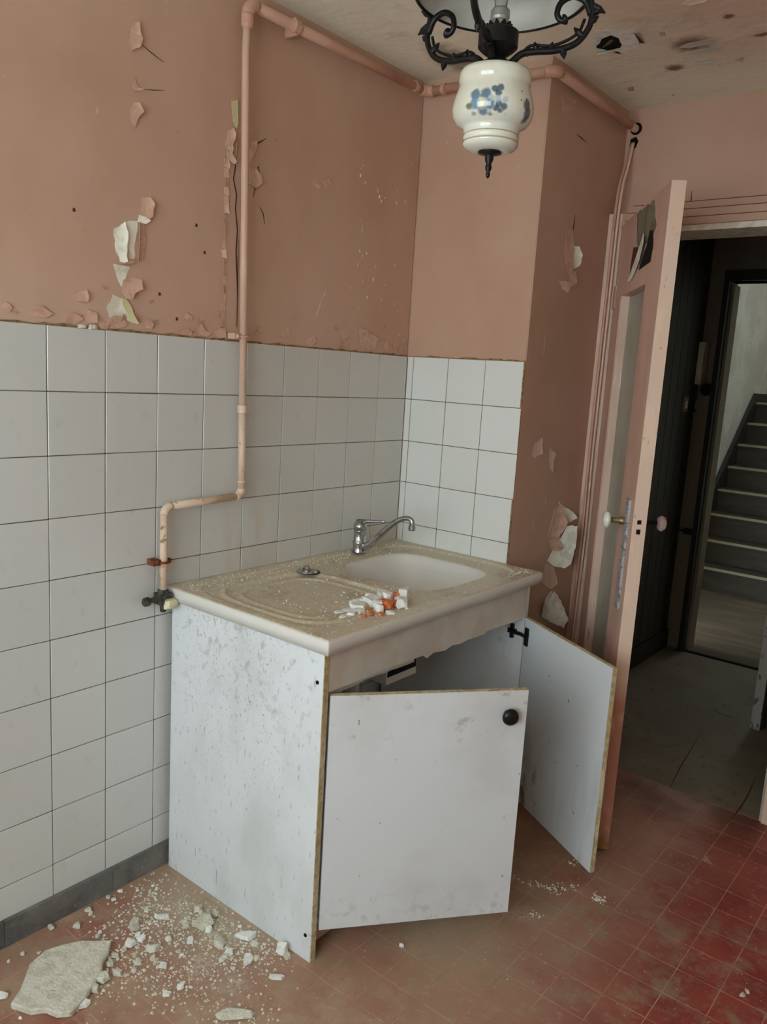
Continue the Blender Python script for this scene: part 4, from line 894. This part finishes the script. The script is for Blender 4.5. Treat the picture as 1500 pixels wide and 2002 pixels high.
def arm(az):
    o = empty('arm', lampP(az, .03, 2.04), lamp)
    main = catmull([lampP(az, r, z) for r, z in [(.026, 2.036), (.045, 2.052), (.070, 2.056), (.105, 2.058), (.140, 2.070), (.160, 2.095), (.164, 2.120), (.160, 2.150), (.168, 2.190), (.166, 2.240), (.140, 2.300), (.09, 2.345), (.02, 2.365)]], 6)
    L_ = len(main)
    obj('arm_bar', tubes((main, [.0065-.0025*(i/L_) for i in range(L_)])), M['iron'], o, smooth=True)
    sc = catmull([lampP(az, r, z) for r, z in [(.162, 2.118), (.150, 2.140), (.128, 2.148), (.108, 2.138), (.102, 2.120), (.110, 2.108), (.121, 2.112)]], 6)
    obj('scroll', tubes((sc, [.006-.001*(i/len(sc)) for i in range(len(sc)-6)]+[.0055, .007, .009, .0095, .008, .004])), M['iron'], o, smooth=True)
    sc = catmull([lampP(az, r, z) for r, z in [(.040, 2.046), (.060, 2.066), (.100, 2.066), (.140, 2.085), (.152, 2.11)]], 5)
    obj('vine', tubes((sc, .0028)), M['iron'], o, smooth=True)
    for r, z, dr_, dz in [(.072, 2.056, -.006, .016), (.095, 2.058, .004, .014), (.118, 2.060, .004, -.016), (.150, 2.082, -.016, .014), (.164, 2.120, .018, .006), (.165, 2.132, .022, -.012), (.160, 2.150, .022, .012), (.052, 2.050, .006, .014), (.162, 2.105, .014, .010)]:
        obj('leaf_spur', tubes(([lampP(az, r, z), lampP(az, r+dr_*.5, z+dz*.5), lampP(az, r+dr_, z+dz)], [.0055, .0060, .0012])), M['iron'], o)
for az in (math.radians(30), math.radians(180), math.radians(285)): arm(az)
obj('stem', tubes(([(LX, LY, 2.285), (LX, LY, 2.45)], .004)), M['iron'], lamp)
obj('canopy', lathe([(.045, 2.4495), (.042, 2.435), (.02, 2.42), (.005, 2.415)], c0, 28), M['iron'], lamp, smooth=True)

# rubble -----------------------------------------------------------
def chip(x, y, z, s, seed, mat, label, group, name='plaster_chip', rot=None):
    bm = rock((x, y, z), s, seed, random.uniform(0, PI) if rot is None else rot, 7 if max(s) < .03 else 11)
    o = obj(name, bm, M[mat]); tag(o, label, 'rubble', group); return o
big = obj('plaster_slab', (lambda P: sheet('F', P, 0, .0005, .016, jag=.014, seed=9))([(0.2082,-1.594),(0.1833,-1.558),(0.123,-1.504),(0.1063,-1.457),(0.12,-1.415),(0.1404,-1.378),(0.1909,-1.328),(0.2238,-1.356),(0.2649,-1.401),(0.2894,-1.438),(0.3129,-1.473),(0.3284,-1.515),(0.2589,-1.573)]), M['plaster'], bevel=.003, segs=1)
tag(big, 'large flat slab of fallen plaster on the floor below the left wall', 'rubble')
named = [
 ((318,1795), .052, .020, .012, 'plaster_w', 'pointed white plaster flake on the floor nearest the left corner of the sink unit', 'plaster_chip'),
 ((482,1831), .062, .034, .010, 'plaster_w', 'flat cream plaster flake on the floor close to the sink unit side panel'),
 ((550,1864), .034, .030, .030, 'plaster_w', 'upright white flake leaning at the front foot of the side panel'),
 ((538,1913), .048, .018, .010, 'plaster_w', 'narrow white flake lying apart in front of the side panel'),
 ((200,1916), .050, .034, .016, 'plaster', 'cream chunk broken off the right edge of the plaster slab'),
 ((184,1936), .030, .026, .015, 'plaster', 'small cream chunk beside the lower right edge of the plaster slab'),
 ((162,1968), .046, .026, .014, 'plaster_w', 'white chunk at the bottom corner of the plaster slab'),
 ((455,1988), .110, .040, .012, 'plaster', 'long crumbly plaster piece at the bottom edge of the view'),
 ((6,1950), .036, .026, .012, 'plaster_w', 'white plaster piece cut by the left edge of the view'),
 ((400,1808), .050, .056, .022, 'plaster', 'biggest lump in the trail of rubble beside the sink unit'),
 ((262,1812), .038, .034, .020, 'plaster', 'rounded plaster lump midway between slab and skirting'),
 ((255,1849), .036, .028, .014, 'plaster_w', 'white angular chip right of the top of the plaster slab'),
 ((388,1780), .036, .028, .018, 'plaster', 'first lump of the rubble trail beside the side panel'),
 ((430,1846), .046, .036, .018, 'plaster', 'lower lump of the rubble trail beside the side panel'),
 ((484,1880), .044, .030, .016, 'plaster_w', 'white lump right of the rubble trail near the unit foot'),
 ((785,1850), .018, .014, .008, 'plaster_w', 'lone pale crumb on the floor in front of the left cabinet door'),
 ((1170,1758), .030, .020, .007, 'plaster', 'lone pale crumb on the floor in front of the right cabinet door'),
 ((300,1857), .040, .028, .016, 'plaster', 'ragged lump between the plaster slab and the rubble trail'),
]
for k, t in enumerate(named):
    (u, v), sx, sy, sz, mt, lb = t[:6]
    named[k] = t
NP = [(0.1999,-1.179),(0.4136,-1.075),(0.5233,-1.055),(0.5738,-1.125),(0.2782,-1.407),(0.2926,-1.437),(0.3176,-1.481),(0.5886,-1.27),(0.1622,-1.588),(0.3002,-1.12),(0.1745,-1.25),(0.2275,-1.296),(0.2434,-1.096),(0.3858,-1.14),(0.4829,-1.132),(0.7307,-0.8251),(1.03,-0.2788),(0.2811,-1.266)]
for k, ((x, y), t) in enumerate(zip(NP, named)):
    o = chip(x, y, .0003, (t[1], t[2], t[3]), 50+k, t[4], t[5], None, rot=[.9, .7, .5, .75, .3, .2, 1.0, .75, .4][k] if k < 9 else None)
    if 'group' in o: del o['group']
GP = [(0.07012,-1.117),(0.09122,-1.121),(0.0566,-1.161),(0.02727,-1.195),(0.02712,-1.231),(0.04447,-1.227),(0.03443,-1.297),(0.05288,-1.3),(0.02917,-1.398),(0.146,-1.191),(0.1576,-1.206),(0.1548,-1.157),(0.1314,-1.323),(0.1401,-1.335),(0.2114,-1.263),(0.2297,-1.266),(0.3331,-1.227),(0.3488,-1.229),(0.2585,-1.154),(0.2718,-1.158),(0.2758,-1.107),(0.3265,-1.128),(0.3502,-1.137),(0.3656,-1.133),(0.4316,-1.161),(0.4343,-1.173),(0.428,-1.145),(0.4574,-1.082),(0.4416,-1.082),(0.2932,-1.077),(0.3255,-1.186),(0.2953,-1.32),(0.2325,-1.343),(0.247,-1.344),(0.3474,-1.283),(0.4278,-1.287),(0.4325,-1.298),(0.4275,-1.331),(0.08998,-1.462),(0.06471,-1.527),(0.06475,-1.491),(0.2481,-1.591),(0.07058,-1.351),(0.2295,-1.317),(0.2801,-1.219),(0.2573,-1.1),(0.2889,-1.136),(0.3742,-1.061),(1.46,-0.3611),(1.455,-0.3792),(0.2869,-1.374),(0.2497,-1.37),(0.3098,-1.341),(0.3093,-1.286),(0.1924,-1.043),(0.543,-1.057),(0.4911,-1.113),(0.4761,-1.174)]
bits = []
for k, (x, y) in enumerate(GP):
    s = random.choice((.012, .016, .020, .026)); far = k in (48, 49)
    if far: s = .016
    bits.append((x, y)); BO = chip(x, y, .0003, (s*random.uniform(.8, 1.3), s, s*random.uniform(.35, .6)), 100+k, random.choice(('plaster', 'plaster', 'plaster_w')),
         '', 'plaster bits on the floor left of the sink unit' if not far else 'plaster bits on the red tiles at lower right', name='plaster_bit')
ORD = ['first', 'second', 'third', 'fourth', 'fifth', 'sixth', 'seventh', 'eighth', 'ninth', 'tenth', 'eleventh', 'twelfth', 'thirteenth', 'fourteenth', 'fifteenth', 'sixteenth', 'seventeenth', 'eighteenth', 'nineteenth', 'twentieth', 'twenty-first', 'twenty-second', 'twenty-third', 'twenty-fourth', 'twenty-fifth']
GPX = [(300,1732),(306,1740),(268,1742),(235,1744),(212,1756),(222,1760),(172,1781),(178,1788),(100,1816),(287,1781),(283,1790),(312,1772),(195,1824),(190,1832),(270,1830),(276,1838),(350,1861),(356,1868),(360,1806),(364,1812),(396,1795),(408,1820),(414,1832),(424,1836),(440,1872),(434,1878),(448,1864),(500,1850),(492,1844),(422,1790),(372,1842),(270,1885),(225,1870),(231,1876),(320,1890),(357,1925),(352,1932),(327,1945),(77,1864),(17,1881),(45,1866),(40,1991),(150,1813),(242,1858),(330,1838),(392,1786),(385,1810),(470,1812),(1460,1940),(1452,1946),(228,1905),(214,1888),(262,1900),(300,1876),(395,1746),(560,1872),(500,1875),(455,1895)]
def zone(u, v):
    if u > 1000: return 'on the red tiles at lower right'
    if v > 1915: return 'among the loose dust near the bottom edge'
    if u < 160: return 'on the bare floor above the big slab'
    if u < 245 and v < 1840: return 'in the row beside the dark skirting'
    if u < 245: return 'beside the right edge of the big slab'
    if v < 1800 and u < 330: return 'in the far corner between skirting and sink unit'
    if u < 345: return 'in the open floor between slab and rubble trail'
    if v < 1800: return 'at the top of the rubble trail'
    if v < 1850: return 'in the middle of the rubble trail'
    return 'below the rubble trail near the unit foot'
Z = {}
bo = [o for o in bpy.data.objects if o.name.startswith('plaster_bit')]
for o, q in zip(bo, GPX): Z.setdefault(zone(*q), []).append((q, o))
for zn, L_ in Z.items():
    for k, (q, o) in enumerate(sorted(L_, key=lambda t: t[0][0])): o['label'] = 'small plaster bit, %s from the left, %s' % (ORD[k], zn)
# crumbs: countless
def crumbs(name, pts, zf, smin, smax, mat, label, parent=None):
    bm = bmesh.new()
    for (x, y) in pts:
        s = random.uniform(smin, smax)*random.choice((.5, .7, 1, 1)); z = zf(x, y); a = random.uniform(0, PI)
        q = [Vector((math.cos(a+k*PI/2)*s*random.uniform(.6, 1.1), math.sin(a+k*PI/2)*s*random.uniform(.6, 1.1), 0)) for k in range(4)]
        b = [bm.verts.new(Vector((x, y, z))+v) for v in q]; t = bm.verts.new((x, y, z+s*random.uniform(.5, 1.1)))
        bm.faces.new(b[::-1])
        for k in range(4): bm.faces.new((b[k], b[(k+1) % 4], t))
    o = obj(name, bm, M[mat], parent, keep=True); tag(o, label, None if parent else 'debris', kind='stuff'); return o
pts = []
CE = [(0.08514,-1.127),(0.1547,-1.208),(0.2391,-1.156),(0.3034,-1.123),(0.3916,-1.144),(0.202,-1.272),(0.2856,-1.269),(0.4386,-1.1),(0.2521,-1.349),(0.3792,-1.276),(0.4845,-1.107),(0.2665,-1.427),(0.5866,-1.276),(0.4369,-1.29)]
for k in range(2400):
    c = random.choice(CE); pts.append((c[0]+random.gauss(0, .05), c[1]+random.gauss(0, .05)))
far_pts = [(random.uniform(.1, 1.3), random.uniform(-1.5, -.55)) for k in range(700)]+[(random.uniform(.9, 1.7), random.uniform(-.7, .3)) for k in range(160)]
for (a, b) in [(0.8534,-0.3513),(0.8805,-0.3386),(0.9073,-0.3259),(0.9319,-0.309),(0.952,-0.2831),(0.9229,-0.3402),(1.023,-0.2797),(1.038,-0.278),(0.9334,-0.4685),(0.7939,-0.3682),(0.8973,-0.1698)]:
    for k in range(16): pts.append((a+random.gauss(0, .012), b+random.gauss(0, .01)))
pts = [(x, y) for (x, y) in pts if x > .02 and not (x < .61 and y > -1.035)]
far_pts = [(x, y) for (x, y) in far_pts if not (x < .61 and y > -1.035)]
crumbs('plaster_grit', far_pts, lambda x, y: .0002, .0007, .0022, 'plaster', 'fine pale grit', floor)
crumbs('plaster_crumbs', pts, lambda x, y: .0002, .0013, .0062, 'plaster', 'fine plaster crumbs and grit strewn over the kitchen floor')
# on the sink top
def toph(x, y): return SZ+top_h(x, y)
pts = []
for k in range(900):
    x = abs(random.gauss(0, .05))+.02 if random.random() < .5 else random.uniform(.03, .59); y = random.uniform(-1.01, -.02)
    pts.append((min(x, .59), y))
for k in range(260): pts.append((random.gauss(.47, .05), random.gauss(-.72, .08)))
for k in range(110): pts.append((random.gauss(.57, .015), random.gauss(-.08, .04)))
for k in range(60): pts.append((random.gauss(.40, .02), random.gauss(-.57, .05)))
pts = [(x, y) for (x, y) in pts if .012 < x < .605 and -1.03 < y < -.01 and top_h(x, y) > -.02]
crumbs('plaster_crumbs', pts, lambda x, y: toph(x, y)-.0003, .0012, .0042, 'plaster_w', 'fine plaster crumbs', sk_t)
PT = [(0.531,-0.7172),(0.541,-0.6832),(0.5101,-0.771),(0.4743,-0.7708),(0.5017,-0.8229),(0.4807,-0.7035),(0.4671,-0.6579),(0.4595,-0.7216),(0.5003,-0.7969),(0.469,-0.806),(0.5404,-0.7906),(0.5141,-0.6164),(0.5541,-0.6821),(0.5019,-0.647),(0.5353,-0.755),(0.4456,-0.7461),(0.538,-0.8206),(0.5727,-0.7522),(0.5754,-0.6784),(0.4979,-0.8546),(0.4524,-0.6759),(0.4953,-0.6705),(0.4261,-0.6599),(0.4716,-0.7885),(0.4609,-0.7426),(0.4815,-0.7327),(0.508,-0.7302),(0.5005,-0.6947),(0.5235,-0.6517),(0.4673,-0.8363),(0.5082,-0.8424),(0.5552,-0.773),(0.4377,-0.6938)]
kinds = [('brick', (.030, .050, .020)), ('brick', (.026, .030, .018)), ('brick', (.022, .030, .012)), ('plaster_w', (.045, .050, .014)), ('plaster_w', (.05, .03, .010)), ('plaster_w', (.05, .05, .022)), ('plaster_w', (.035, .045, .024)),
         ('plaster_w', (.05, .045, .018)), ('plaster_w', (.035, .035, .012)), ('plaster_w', (.04, .03, .008)), ('brick', (.016, .02, .010)), ('plaster_w', (.034, .042, .034)), ('plaster_w', (.03, .03, .026)), ('brick', (.024, .03, .020)), ('plaster_w', (.03, .03, .02)),
         ('plaster_w', (.05, .03, .016)), ('brick', (.016, .018, .008)), ('plaster_w', (.024, .03, .010)), ('plaster_w', (.016, .022, .006)), ('plaster_w', (.03, .02, .006)), ('plaster_w', (.03, .03, .016)), ('plaster_w', (.03, .03, .026)), ('plaster_w', (.03, .02, .012))]+[('plaster_w', (.05, .035, .006)), ('plaster_w', (.04, .03, .014)), ('plaster_w', (.05, .03, .02)), ('plaster_w', (.03, .045, .022)), ('brick', (.02, .03, .016)), ('plaster_w', (.03, .03, .02)), ('plaster_w', (.03, .02, .006)), ('plaster_w', (.03, .02, .005)), ('brick', (.018, .016, .008)), ('plaster_w', (.03, .02, .01))]
heap = []
for k, ((x, y), (mt, s)) in enumerate(zip(PT, kinds)):
    special = {0: 'largest orange brick fragment in the heap on the sink top', 1: 'orange brick fragment at the right end of the heap, beside the largest', 11: 'thick white plaster lump topping the right end of the heap on the sink', 18: 'single white chip lying just right of the rubble heap on the sink'}
    lb = special.get(k, 'small orange brick crumb in the rubble heap on the drainer' if mt == 'brick' else 'white plaster fragment in the rubble heap on the drainer')
    gr = None if k in special else ('brick crumbs in the heap on the sink' if mt == 'brick' else 'plaster fragments in the heap on the sink')
    zb = toph(x, y)-.001+max(0, .014-.25*math.hypot(x-.46, y+.69))*(k % 3 == 0); s = tuple(q*1.2 for q in s)
    ho = chip(x, y, zb, s, 300+k, mt, lb, gr, name='brick_fragment' if mt == 'brick' else 'plaster_fragment')
    heap.append(ho)
FR = {}
for o, (x, y) in zip(heap, PT):
    if o.get('group'): FR.setdefault(o['group'], []).append((x*.776+y*.628, o))
for gr, L_ in FR.items():
    L_.sort(key=lambda t: t[0])
    for k, (q, o) in enumerate(L_): o['label'] = ('orange brick crumb, %s from the left in the rubble heap on the sink' if 'brick' in gr else 'white plaster fragment, %s from the left in the rubble heap on the sink') % ORD[k]
